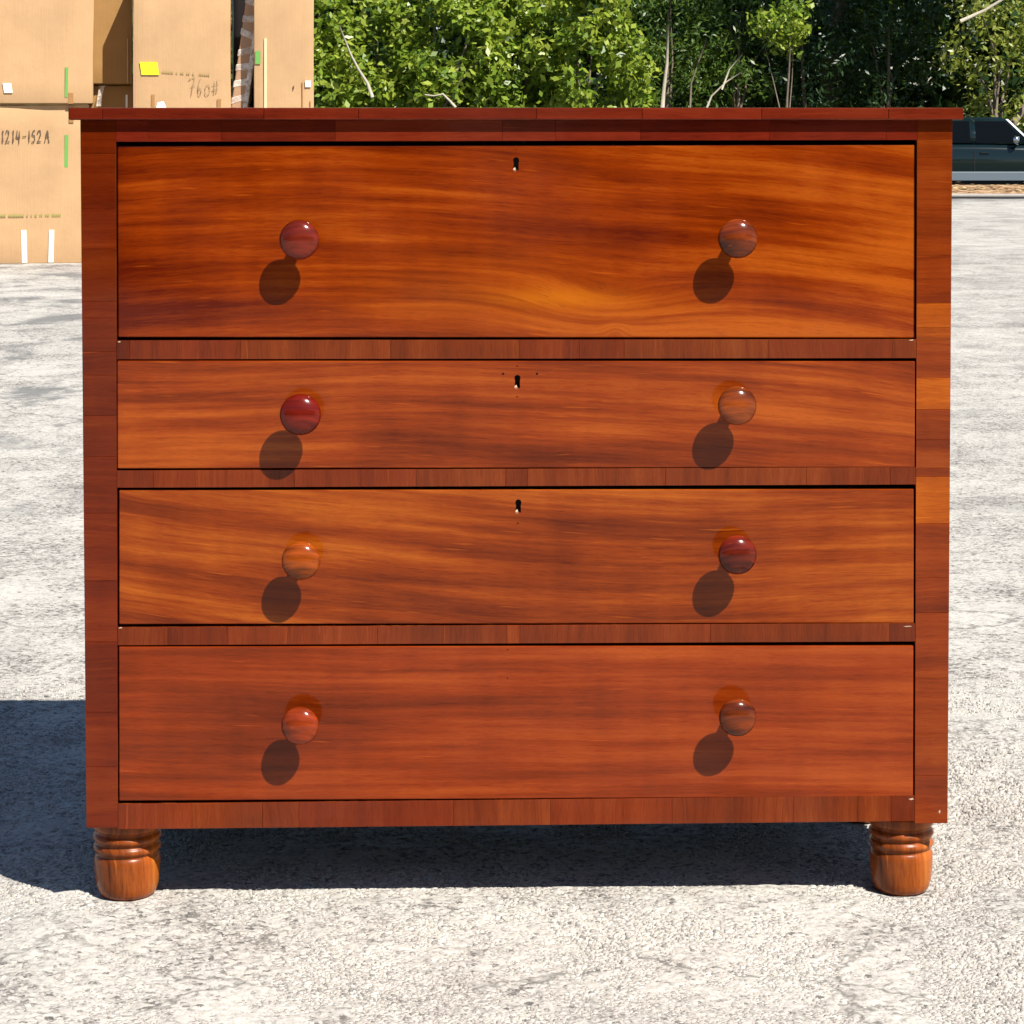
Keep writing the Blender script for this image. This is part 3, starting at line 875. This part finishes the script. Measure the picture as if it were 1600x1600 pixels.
def patch(name, root, loc, yf, px0, py0, px1, py1, mat, off=0.006, skew=0.0, thick=0.0015):
    x0, z1 = loc(px0, py0); x1, z0 = loc(px1, py1)
    q = [(x0 + skew, z0), (x1 + skew, z0), (x1, z1), (x0, z1)]
    return bm_obj(name, quad_prism_bm(q, yf - off, yf - off + thick + 0.004), mat, root)

def strokes(name, root, loc, yf, polys, px0, py0, w, h, thick_px, mat, slant=0.0, off=0.0062):
    """polys in unit-height glyph space already laid out: list of polylines (u, v), v up"""
    vs_, fs = [], []
    t = thick_px * BK / 2
    for pl in polys:
        pts = []
        for u, v in pl:
            X, Zz = loc(px0 + u * w + slant * v * h, py0 + (1 - v) * h)
            pts.append(Vector((X, Zz)))
        # resample for smooth pen curves
        sm = []
        for i in range(len(pts) - 1):
            p0 = pts[max(i-1, 0)]; p1 = pts[i]; p2 = pts[i+1]; p3 = pts[min(i+2, len(pts)-1)]
            for k in range(5):
                s = k / 5
                sm.append(0.5*((2*p1) + (p2-p0)*s + (2*p0-5*p1+4*p2-p3)*s*s + (3*p1-p0-3*p2+p3)*s*s*s))
        sm.append(pts[-1])
        base = len(vs_)
        for i, p in enumerate(sm):
            d = (sm[min(i+1, len(sm)-1)] - sm[max(i-1, 0)])
            if d.length < 1e-9: d = Vector((1, 0))
            d.normalize(); n = Vector((-d.y, d.x))
            tt = t * (0.8 + 0.35 * math.sin(i * 0.9 + base))
            vs_.append((p.x + n.x*tt, yf - off, p.y + n.y*tt)); vs_.append((p.x - n.x*tt, yf - off, p.y - n.y*tt))
        for i in range(len(sm) - 1):
            fs.append((base+2*i, base+2*i+1, base+2*i+3, base+2*i+2))
    return mesh_obj(name, vs_, fs, mat, root)

G = {
 '1': [[(0.5, 0.0), (0.52, 0.5), (0.56, 1.0)]],
 '2': [[(0.12, 0.72), (0.3, 0.98), (0.62, 0.95), (0.68, 0.66), (0.35, 0.25), (0.1, 0.03), (0.45, 0.07), (0.85, 0.05)]],
 '4': [[(0.3, 1.0), (0.18, 0.5), (0.2, 0.38), (0.82, 0.45)], [(0.7, 0.95), (0.64, 0.4), (0.6, -0.1)]],
 '-': [[(0.1, 0.48), (0.5, 0.5), (0.9, 0.52)]],
 '5': [[(0.8, 0.98), (0.35, 0.94), (0.28, 0.58), (0.62, 0.58), (0.72, 0.28), (0.45, 0.02), (0.12, 0.08)]],
 'A': [[(0.02, 0.0), (0.3, 0.55), (0.55, 1.0), (0.7, 0.5), (0.85, -0.02)], [(0.22, 0.4), (0.5, 0.42), (0.85, 0.44)]],
 '7': [[(0.05, 0.85), (0.5, 0.95), (0.85, 0.95), (0.6, 0.45), (0.4, -0.05)], [(0.3, 0.5), (0.6, 0.52), (0.9, 0.55)]],
 '6': [[(0.55, 0.92), (0.25, 0.6), (0.15, 0.2), (0.35, 0.0), (0.65, 0.12), (0.62, 0.38), (0.3, 0.36), (0.18, 0.2)]],
 '0': [[(0.55, 0.6), (0.2, 0.45), (0.15, 0.12), (0.45, 0.0), (0.8, 0.2), (0.78, 0.5), (0.5, 0.6)]],
 '#': [[(0.35, 0.75), (0.22, 0.05)], [(0.75, 0.85), (0.6, 0.1)], [(0.0, 0.55), (0.95, 0.62)], [(-0.05, 0.28), (0.9, 0.36)]],
}
def layout(txt, widths):
    polys, u = [], 0.0
    for ch, w in zip(txt, widths):
        if ch != ' ':
            for pl in G[ch]: polys.append([(u + a * w * 0.82, b) for a, b in pl])
        u += w
    return polys

# lower carton by the left frame edge, marked 1214-152 A
c1, l1, y1_ = carton('large cardboard carton on the asphalt with handwritten 1214-152 A', -190, 137, 0.0, 1.035, 0.0, 0.75, card_a, 'stacked cardboard cartons', seed=1)
strokes('handwriting', c1, l1, y1_, layout('1214-152 A', [0.09, 0.13, 0.09, 0.14, 0.11, 0.08, 0.12, 0.13, 0.03, 0.13]), 1, 204, 73, 19, 2.0, ink, 0.0)
patch('tape_strip', c1, l1, y1_, 99.5, 211, 105, 262, tape_green, skew=-0.004)
patch('tape_strip', c1, l1, y1_, 32, 360, 40, 411, tape_white, skew=0.006)
patch('tape_strip', c1, l1, y1_, 75, 360, 83, 411, tape_white, skew=-0.004)
patch('tape_strip', c1, l1, y1_, 106, 165, 113, 192, tape_brown)
def print_line(root, loc, yf, px0, px1, py, h, mat, seed, slope=0.0):
    r_ = random.Random(seed)
    b = bmesh.new(); x = px0
    while x < px1:
        w = r_.uniform(1.4, 3.0)
        if r_.random() < 0.14: x += 3.5; continue
        yy = py + slope * (x - px0)
        a, zt = loc(x, yy - h / 2 * r_.uniform(0.7, 1)); c, zb = loc(x + w, yy + h / 2)
        v = [b.verts.new(p) for p in ((a, yf - .0062, zb), (c, yf - .0062, zb), (c, yf - .0062, zt), (a, yf - .0062, zt))]
        b.faces.new(v)
        x += w + 0.9
    o = bm_obj('printed_line', b, mat, root); o['kind'] = 'stuff'
    return o
print_line(c1, l1, y1_, -60, 93, 337, 4.5, print_green, 4)

# upper carton
c2, l2, y2_ = carton('cardboard carton stacked on the carton marked 1214-152 A', -150, 144, 1.041, 1.90, -0.012, 0.72, card_a, 'stacked cardboard cartons', seed=2)
patch('tape_strip', c2, l2, y2_, 100.5, 105, 105, 152, tape_green, skew=-0.003)
patch('tape_strip', c2, l2, y2_, 105, 145, 113, 162, tape_brown)
patch('paper_label', c2, l2, y2_, 4, 130, 17, 145, paper, skew=0.01, off=0.008)

# 760# carton
c3, l3, y3_ = carton('tall cardboard carton with handwritten 760# and a yellow note', 209, 360, 0.0, 1.92, 0.05, 0.62, card_a, 'stacked cardboard cartons', seed=3)
strokes('handwriting', c3, l3, y3_, layout('760#', [0.28, 0.22, 0.25, 0.25]), 294, 121, 50, 28, 1.3, ink_thin, 0.0)
nb = patch('sticky_note', c3, l3, y3_, 219, 97, 246, 117, note_yellow, off=0.010, skew=0.012)
nb['label'] = 'yellow note stuck near the top'
print_line(c3, l3, y3_, 247, 327, 112, 4.0, plain('faint_green_print', (0.36, 0.25, 0.09), 0.8), 9, 0.06)
patch('tape_strip', c3, l3, y3_, 237, 148, 242, 170, tape_brown)
patch('tape_strip', c3, l3, y3_, 339, 155, 345, 170, tape_brown)
mesh_obj('paper_label', [(*(lambda q: (q[0], y3_ - 0.012, q[1]))(l3(a, b)),) for a, b in ((243, 172), (262, 172), (256, 158), (247, 160))], [(0, 1, 2, 3)], paper, c3)
patch('edge_strip', c3, l3, y3_, 209, 60, 212, 395, card_c, off=0.009)

# back pair in the gap
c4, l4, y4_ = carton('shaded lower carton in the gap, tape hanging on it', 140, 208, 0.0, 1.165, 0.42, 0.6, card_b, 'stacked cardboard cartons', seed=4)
c5, l5, y5_ = carton('shaded carton coloured darker brown in the gap between two bright cartons', 141, 206, 1.172, 1.86, 0.36, 0.6, card_b, 'stacked cardboard cartons', seed=5)
mesh_obj('hanging_tape', [(*(lambda q, dy: (q[0], y4_ - 0.02 - dy, q[1]))(l4(a, b), dy),) for a, b, dy in ((155, 134, 0), (164, 134, 0.01), (160, 150, 0.03), (159, 166, 0.02), (151, 166, 0.03), (153, 150, 0.02))], [(0, 5, 2, 1), (5, 4, 3, 2)], film, c4)
patch('tape_strip', c4, l4, y4_, 196, 148, 199, 172, tape_white)
patch('edge_strip', c5, l5, y5_, 198, 60, 200, 130, card_a, off=0.008)

# leaning wrapped panel
x0, _ = bxz(362, 0, 0.1); x1, _ = bxz(393, 0, 0.1)
wr = empty('wrapped_panel', ((x0 + x1) / 2, BY + 0.22, 0.0))
tag(wr, 'leaning flat pack wrapped in clear film between two cartons', 'package')
wr.rotation_euler = (0, R(8), 0)
hw = (x1 - x0) / 2 - 0.012
bm_obj('body', box_bm(-hw - 0.16, hw - 0.165, -0.10, 0.35, 0.01, 1.86, 0.01, 2), card_c, wr)
rs = random.Random(12)
for k in range(16):
    z = 0.2 + k * 0.105
    b = box_bm(-hw - 0.165, hw - 0.158, -0.104, 0.354, z, z + 0.045, 0.004, 1)
    sh = rs.uniform(-0.5, 0.9)
    for v in b.verts: v.co.z += sh * (v.co.x + 0.16)
    bm_obj('film_band', b, film, wr)
bm_obj('film_band', box_bm(hw - 0.188, hw - 0.157, -0.106, 0.356, 0.02, 1.85, 0.004, 1), film, wr)
def zbar(z): return z

bk = empty('dark_gap_filler', (bxz(386, 0, 0.75)[0], BY + 0.95, 0.0))  # added black block standing in for the dark gap
tag(bk, 'added black filler for the dark narrow gap beside the leaning flat pack', 'package')
bb = box_bm(-0.11, 0.11, -0.1, 0.1, 0.0, 1.88, 0.02, 2)
bmesh.ops.subdivide_edges(bb, edges=[e for e in bb.edges if e.calc_length() > 0.15], cuts=6, use_grid_fill=True)
for v in bb.verts: v.co.x += rnd.uniform(-.006, .006); v.co.y += rnd.uniform(-.006, .006)
bm_obj('body', bb, plain('filler_black', (0.012, 0.011, 0.012), 0.3), bk, True)
bm_obj('tape_strip', box_bm(-0.121, 0.121, -0.121, 0.121, 1.02, 1.06, 0.004, 1), plain('filler_band_black', (0.02, 0.018, 0.018), 0.25), bk)
c6, l6, y6_ = carton('tall cardboard carton nearest the trees with a small white tag', 397, 490, 0.0, 1.90, 0.0, 0.6, card_a, 'stacked cardboard cartons', seed=6)
patch('paper_label', c6, l6, y6_, 477, 126, 485.5, 136, paper, off=0.008)
patch('tape_strip', c6, l6, y6_, 399, 80, 407, 100, tape_green)
patch('edge_strip', c6, l6, y6_, 413, 60, 417, 395, card('pale_cardboard', (0.80, 0.60, 0.36)), off=0.007)
patch('crease', c6, l6, y6_, 472, 128, 473, 168, tape_brown)
patch('crease', c6, l6, y6_, 484, 158, 485.5, 170, tape_brown)
patch('crease', c6, l6, y6_, 458, 134, 459.5, 139, ink)

# ------------------------------------------------------------------ car on the lower road
CD = 45.0
CK = CD / DPX
def paint(name, col):
    m = NT(name)
    n = m.noise(m.objco(), 300, 1)
    m.set(Base_Color=m.mix(n, tri(col, 0.85), tri(col, 1.15)), Roughness=0.16, Coat_Weight=0.45, Coat_Roughness=0.04, Metallic=0.0, Specular_IOR_Level=0.3)
    return m.mat
car_paint = paint('dark_teal_paint', (0.004, 0.011, 0.012))
glass = NT('tinted_glass').set(Base_Color=(0.003, 0.004, 0.005), Roughness=0.05, Specular_IOR_Level=0.12)
chrome = plain('chrome', (0.75, 0.76, 0.78), 0.18, metal=1.0, var=0.03)
silver = plain('silver_rim_and_glint', (0.40, 0.41, 0.42), 0.35, metal=0.2, var=0.05)  # for the wheel rims and the painted pillar glint
grey_trim = plain('grey_trim', (0.12, 0.15, 0.175), 0.5, var=0.08)
rubber = plain('rubber', (0.015, 0.015, 0.015), 0.85, var=0.2)
red_lens = plain('red_lens', (0.35, 0.01, 0.01), 0.15)
clear_lens = plain('clear_lens', (0.6, 0.62, 0.62), 0.08)
car = empty('parked_car', ((1573 - 800) * CK - 0.35, CD - DIST + 0.87, -0.586))
tag(car, 'dark teal car with sun glint coloured onto its windscreen pillar, parked beyond the verge', 'car')
st = [(-2.18, .66, .70, .36), (-2.10, .76, .86, .30), (-1.75, .84, .92, .27), (-1.0, .87, .93, .26), (0.0, .88, .925, .26), (.85, .87, .905, .26), (1.45, .85, .85, .27), (1.95, .79, .77, .30), (2.15, .70, .66, .36), (2.2, .60, .58, .40)]
vs_, fs = [], []
for x, w, dk, zb in st:
    half = [(w * .90, zb), (w * .985, zb + .14), (w + .012, (zb + dk) / 2), (w * .995, dk - .10), (w * .955, dk - .02), (w * .85, dk), (0, dk + .025)]
    ring = [(-a, z) for a, z in half] + [(a, z) for a, z in reversed(half[:-1])]
    vs_ += [(x, a, z) for a, z in ring]
n = 13
for i in range(len(st) - 1):
    for k in range(n):
        k2 = (k + 1) % n
        fs.append((i*n+k, (i+1)*n+k, (i+1)*n+k2, i*n+k2))
fs.append(tuple(range(n))); fs.append(tuple((len(st)-1)*n + k for k in reversed(range(n))))
mesh_obj('body', vs_, fs, car_paint, car, True)
zb_, zt_, wb, wt = 0.90, 1.40, 0.80, 0.60
def cab(x, t, s): return (x, s * lerp(wb, wt, t), lerp(zb_, zt_, t))
b = bmesh.new()
bv = [b.verts.new(p) for p in (cab(-1.6, 0, -1), cab(.86, 0, -1), cab(.86, 0, 1), cab(-1.6, 0, 1), cab(-.95, 1, -1), cab(.36, 1, -1), cab(.36, 1, 1), cab(-.95, 1, 1))]
for f in ((0,3,2,1),(4,5,6,7),(0,1,5,4),(1,2,6,5),(2,3,7,6),(3,0,4,7)): b.faces.new([bv[i] for i in f])
bmesh.ops.bevel(b, geom=[e for e in b.edges], offset=0.04, segments=3, affect='EDGES')
bm_obj('cabin', b, car_paint, car, True)
def pane(name, pts, s, mat, o=0.004, th=0.012):
    nrm = Vector((0, s * (zt_ - zb_), (wb - wt))).normalized()
    v = [Vector(cab(x, t, s)) + nrm * o for x, t in pts] + [Vector(cab(x, t, s)) - nrm * th for x, t in pts]
    m_ = len(pts)
    f = [tuple(range(m_)), tuple(reversed(range(m_, 2*m_)))] + [(i, (i+1) % m_, m_+(i+1) % m_, m_+i) for i in range(m_)]
    bb = bmesh.new(); q = [bb.verts.new(p) for p in v]
    for t_ in f: bb.faces.new([q[i] for i in t_])
    return bm_obj(name, bb, mat, car)
for s in (-1, 1):
    pane('side_window', [(-.17, .10), (.72, .10), (.36, .86), (-.17, .86)], s, glass)
    pane('side_window', [(-1.05, .10), (-.27, .10), (-.27, .86), (-.80, .86)], s, glass)
    pane('pillar_glint', [(.815, .04), (.86, .04), (.42, .93), (.375, .93)], s, silver, 0.010)  # silver strip paints the sun's glint along the pillar
    # mirror
    v, f = lathe([(-.09, .01), (-.075, .045), (-.03, .065), (.03, .065), (.07, .05), (.085, .01)], 16)
    mo = mesh_obj('mirror', v, f, chrome, car, True); mo.location = (.50, s * .93, 1.0); mo.scale = (1.0, 1.2, 0.85)
    bm_obj('mirror_arm', box_bm(.52, .56, min(s*.80, s*.90), max(s*.80, s*.90), .955, .985, .006, 1), rubber, car)
    bm_obj('rocker_trim', box_bm(-.98, .98, min(s*.86, s*.905), max(s*.86, s*.905), .285, .445, .012, 2), grey_trim, car)
    bm_obj('door_handle', box_bm(-.12, .04, min(s*.87, s*.905), max(s*.87, s*.905), .76, .79, .008, 2), car_paint, car)
    bm_obj('door_seam', box_bm(-.222, -.214, min(s*.85, s*.8925), max(s*.85, s*.8925), .45, .82), rubber, car)
    bm_obj('headlight', box_bm(2.02, 2.17, min(s*.45, s*.70), max(s*.45, s*.70), .50, .62, .02, 2), clear_lens, car)
    bm_obj('tail_light', box_bm(-2.19, -2.08, min(s*.45, s*.72), max(s*.45, s*.72), .58, .74, .02, 2), red_lens, car)
    for wx in (-1.36, 1.36):
        v, f = lathe([(-.10, .20), (-.105, .27), (-.095, .305), (-.07, .32), (.07, .32), (.095, .305), (.105, .27), (.10, .20)], 32)
        v = [(p[0], p[2], p[1]) for p in v]
        wh = mesh_obj('wheel', v, f, rubber, car, True); wh.location = (wx, s * .80, .32)
        v, f = lathe([(-.108, .02), (-.112, .06), (-.104, .19), (-.09, .205), (.09, .205), (.104, .19), (.112, .06), (.108, .02)], 24)
        mesh_obj('rim', [(p[0], p[2], p[1]) for p in v], f, silver, wh, True)
def ends(name, xb, xt, mat):
    e = 0.006 if xb > 0 else -0.006
    lo, hi = (lerp(xb, xt, .1) + e, lerp(zb_, zt_, .1)), (lerp(xb, xt, .88) + e, lerp(zb_, zt_, .88))
    wl, wh_ = lerp(wb, wt, .1) - .07, lerp(wb, wt, .88) - .06
    v = [(lo[0], -wl, lo[1]), (lo[0], wl, lo[1]), (hi[0], wh_, hi[1]), (hi[0], -wh_, hi[1])]
    v += [(p[0] - 2.5 * e, p[1], p[2]) for p in v]
    bb = bmesh.new(); q = [bb.verts.new(p) for p in v]
    for t_ in ((0,1,2,3),(7,6,5,4),(0,4,5,1),(1,5,6,2),(2,6,7,3),(3,7,4,0)): bb.faces.new([q[i] for i in t_])
    bm_obj(name, bb, mat, car)
ends('windscreen', .86, .36, glass); ends('rear_window', -1.6, -.95, glass)
bm_obj('under_car_shade', box_bm(-1.95, 1.95, -.80, .80, .14, .33, .02, 1), rubber, car)  # black box standing in for the shade beneath the car
bm_obj('bumper', box_bm(2.06, 2.25, -.66, .66, .34, .48, .03, 2), rubber, car)
bm_obj('bumper', box_bm(-2.26, -2.10, -.70, .70, .36, .50, .03, 2), rubber, car)

# ------------------------------------------------------------------ trees and shrubs
T1 = 48.5 / DPX
sunny = [(-3.75, 44.6, 'leafy green shrub right beside the last carton'), (-2.55, 45.3, 'bright green shrub with a bare pale branch, left of centre'), (-1.2, 44.8, 'bright shrub above the left part of the chest top, second from its pale branch'),
         (0.15, 45.4, 'dense green shrub above the middle of the chest top'), (1.45, 44.7, 'green shrub just right of the middle of the chest top')]
for i, (x, y, lab) in enumerate(sunny):
    plant('shrub', lab, 'shrub', (x, y), (1.05, 0.9, 1.9), 1.75, 80, 70, 0.165, LEAF['sun'], 100 + 7 * i, 0.17, 'sunny shrubs along the lot edge')
for i, (x, y) in enumerate(((-6.2, 44.9),)):
    plant('shrub', 'green shrub standing behind the stacked cartons', 'shrub', (x, y), (1.3, 1.0, 1.9), 1.7, 50, 80, 0.16, LEAF['mid'], 200 + 7 * i, 0.2)
darkt = [(3.0, 46.6, 'dark tree with a pale upright trunk, right of the middle', 'mid'), (4.4, 47.2, 'dark feathery tree above the right drawer knobs', 'mid'), (5.9, 46.9, 'shaded dark green tree behind the sunlit sprig', 'dark'), (7.4, 47.1, 'shaded green tree next to the top right corner of the chest', 'dark')]
for i, (x, y, lab, kd) in enumerate(darkt):
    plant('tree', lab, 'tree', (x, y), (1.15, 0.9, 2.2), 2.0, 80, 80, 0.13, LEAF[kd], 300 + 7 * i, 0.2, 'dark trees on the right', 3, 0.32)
sp = plant('shrub', 'small sunlit leafy sprig in front of the dark trees', 'shrub', (5.0, 44.0), (0.5, 0.4, 0.55), 2.55, 22, 50, 0.13, LEAF['sun'], 411, 0.13, None, 4, tr=0.3)
yt = plant('tree', 'yellow-green tree with crooked branches behind the car', 'tree', (9.15, 45.2), (1.05, 0.7, 1.5), 1.9, 46, 42, 0.14, LEAF['yellow'], 500, 0.17, None, 5, 0.42)
for pts, r in (((( -0.75, -0.55, 3.2), (-0.3, -0.6, 3.4), (0.1, -0.6, 3.65), (0.35, -0.6, 4.1)), 0.035), (((0.45, -0.6, 1.6), (0.52, -0.6, 2.2), (0.6, -0.6, 3.0), (0.62, -0.6, 4.1)), 0.03), (((0.2, -0.4, 1.2), (0.7, -0.5, 1.9), (1.1, -0.5, 2.4)), 0.07)):
    v, f = tube(pts, [r, r * .9, r * .8, r * .6][:len(pts)], 7); mesh_obj('branch', v, f, pale_bark if r < 0.05 else bark, yt, True)
plant('tree', 'yellow-green tree standing right of the car', 'tree', (11.6, 45.4), (1.3, 0.9, 1.7), 2.0, 50, 60, 0.14, LEAF['yellow'], 520, 0.2)
plant('tree', 'mid green tree at the far right of the row', 'tree', (14.0, 46.2), (1.5, 1.0, 2.1), 2.0, 60, 60, 0.15, LEAF['mid'], 530, 0.22)
# pale bare branches
def branch_on(root_i, pts, r, mat):
    root = [o for o in COL.objects if o.get('label') == root_i][0]
    v, f = tube([Vector(p) - Vector(root.location) for p in pts], [r * (1 - .15 * i) for i in range(len(pts))], 7)
    mesh_obj('branch', v, f, mat, root, True)
def Q(px, py, d): return at(px, py, d)
branch_on(sunny[1][2], [Q(582, 152, 46.9), Q(574, 130, 46.9), Q(560, 108, 46.9), Q(548, 85, 46.9), Q(530, 40, 46.9)], 0.035, pale_bark)
branch_on(sunny[2][2], [Q(712, 168, 46.8), Q(703, 158, 46.8), Q(692, 147, 46.8), Q(678, 150, 46.8), Q(664, 148, 46.8)], 0.028, pale_bark)
branch_on(darkt[0][2], [Q(1034, 185, 48.6), Q(1037, 140, 48.6), Q(1042, 100, 48.6), Q(1044, 40, 48.6)], 0.045, pale_bark)
branch_on(darkt[1][2], [Q(1100, 180, 48.9), Q(1112, 150, 48.9), Q(1135, 128, 48.9), Q(1160, 112, 48.9)], 0.022, pale_bark)
branch_on(darkt[1][2], [Q(1078, 180, 48.9), Q(1080, 130, 48.9), Q(1092, 95, 48.9), Q(1105, 60, 48.9)], 0.02, bark)
branch_on(darkt[1][2], [Q(1128, 140, 48.9), Q(1140, 108, 48.9), Q(1160, 85, 48.9)], 0.018, pale_bark)
# added tree, crown out of view, placed to shade the dark ones
big = empty('added_shade_tree', (6.3, 48.6, -0.6))
tag(big, 'added tree with out-of-view crown shading the dark trees on the right', 'tree')
rs = np.random.RandomState(900)
cl = [(p[0] + 2.0, p[1] - 3.0, p[2] + 6.9) for p in ell_clumps(120, (3.6, 2.2, 1.7), rs)]
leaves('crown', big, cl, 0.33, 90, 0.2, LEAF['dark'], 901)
v, f = tube([(0, 0, -0.05), (0.1, -0.2, 2.0), (0.3, -0.8, 4.0), (1.2, -2.0, 5.6), (1.9, -2.8, 7.0)], [0.22, 0.18, 0.15, 0.11, 0.05], 10)
mesh_obj('trunk', v, f, bark, big, True)
for c in cl[::12]:
    v, f = tube([(0.5, -1.5, 5.0), ((c[0] + .6) / 2, (c[1] - 1.8) / 2, (c[2] + 5.6) / 2), c], [0.08, 0.05, 0.015], 6)
    mesh_obj('limb', v, f, bark, big, True)
# dense wood behind
rs = np.random.RandomState(77)
cc = [(rs.uniform(-26, 30), rs.uniform(49.5, 56), rs.uniform(-0.4, 6.0)) for _ in range(2200)]
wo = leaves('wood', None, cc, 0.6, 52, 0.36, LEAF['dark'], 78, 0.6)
tag(wo, 'dense dark mass of woodland behind the trees', 'woodland', kind='stuff')
# added unseen trees behind the viewer, giving the dark band mirrored in the varnish
rs = np.random.RandomState(55)
cc = [(rs.uniform(-26, 20), rs.uniform(-15.5, -13.0), -0.3 + 5.2 * rs.random() ** 0.9) for _ in range(800)]
added_woodland = leaves('woodland', None, cc, 0.55, 26, 0.42, LEAF['dark'], 56, 0.6)
tag(added_woodland, 'added unseen dark trees behind the viewer, mirrored in the varnish', 'woodland', kind='stuff')
# leaf litter on the verge
rs = np.random.RandomState(31)
lc = [(rs.uniform(-14, 16), LOT_Y + rs.uniform(0.3, 1.4), 0.10) for _ in range(500)]
lit = leaves('leaf_litter', None, lc, 0.10, 8, 0.10, leaf_mat('litter_leaf', [(0.16, 0.08, 0.03), (0.42, 0.24, 0.11), (0.60, 0.44, 0.20), (0.66, 0.58, 0.34)], 0.1), 32, 0.6, 1.5)
for v in lit.data.vertices: v.co.z = 0.088 + (v.co.z - 0.10) * 0.18
tag(lit, 'tan fallen leaves strewn over the verge', 'leaf litter', kind='stuff')
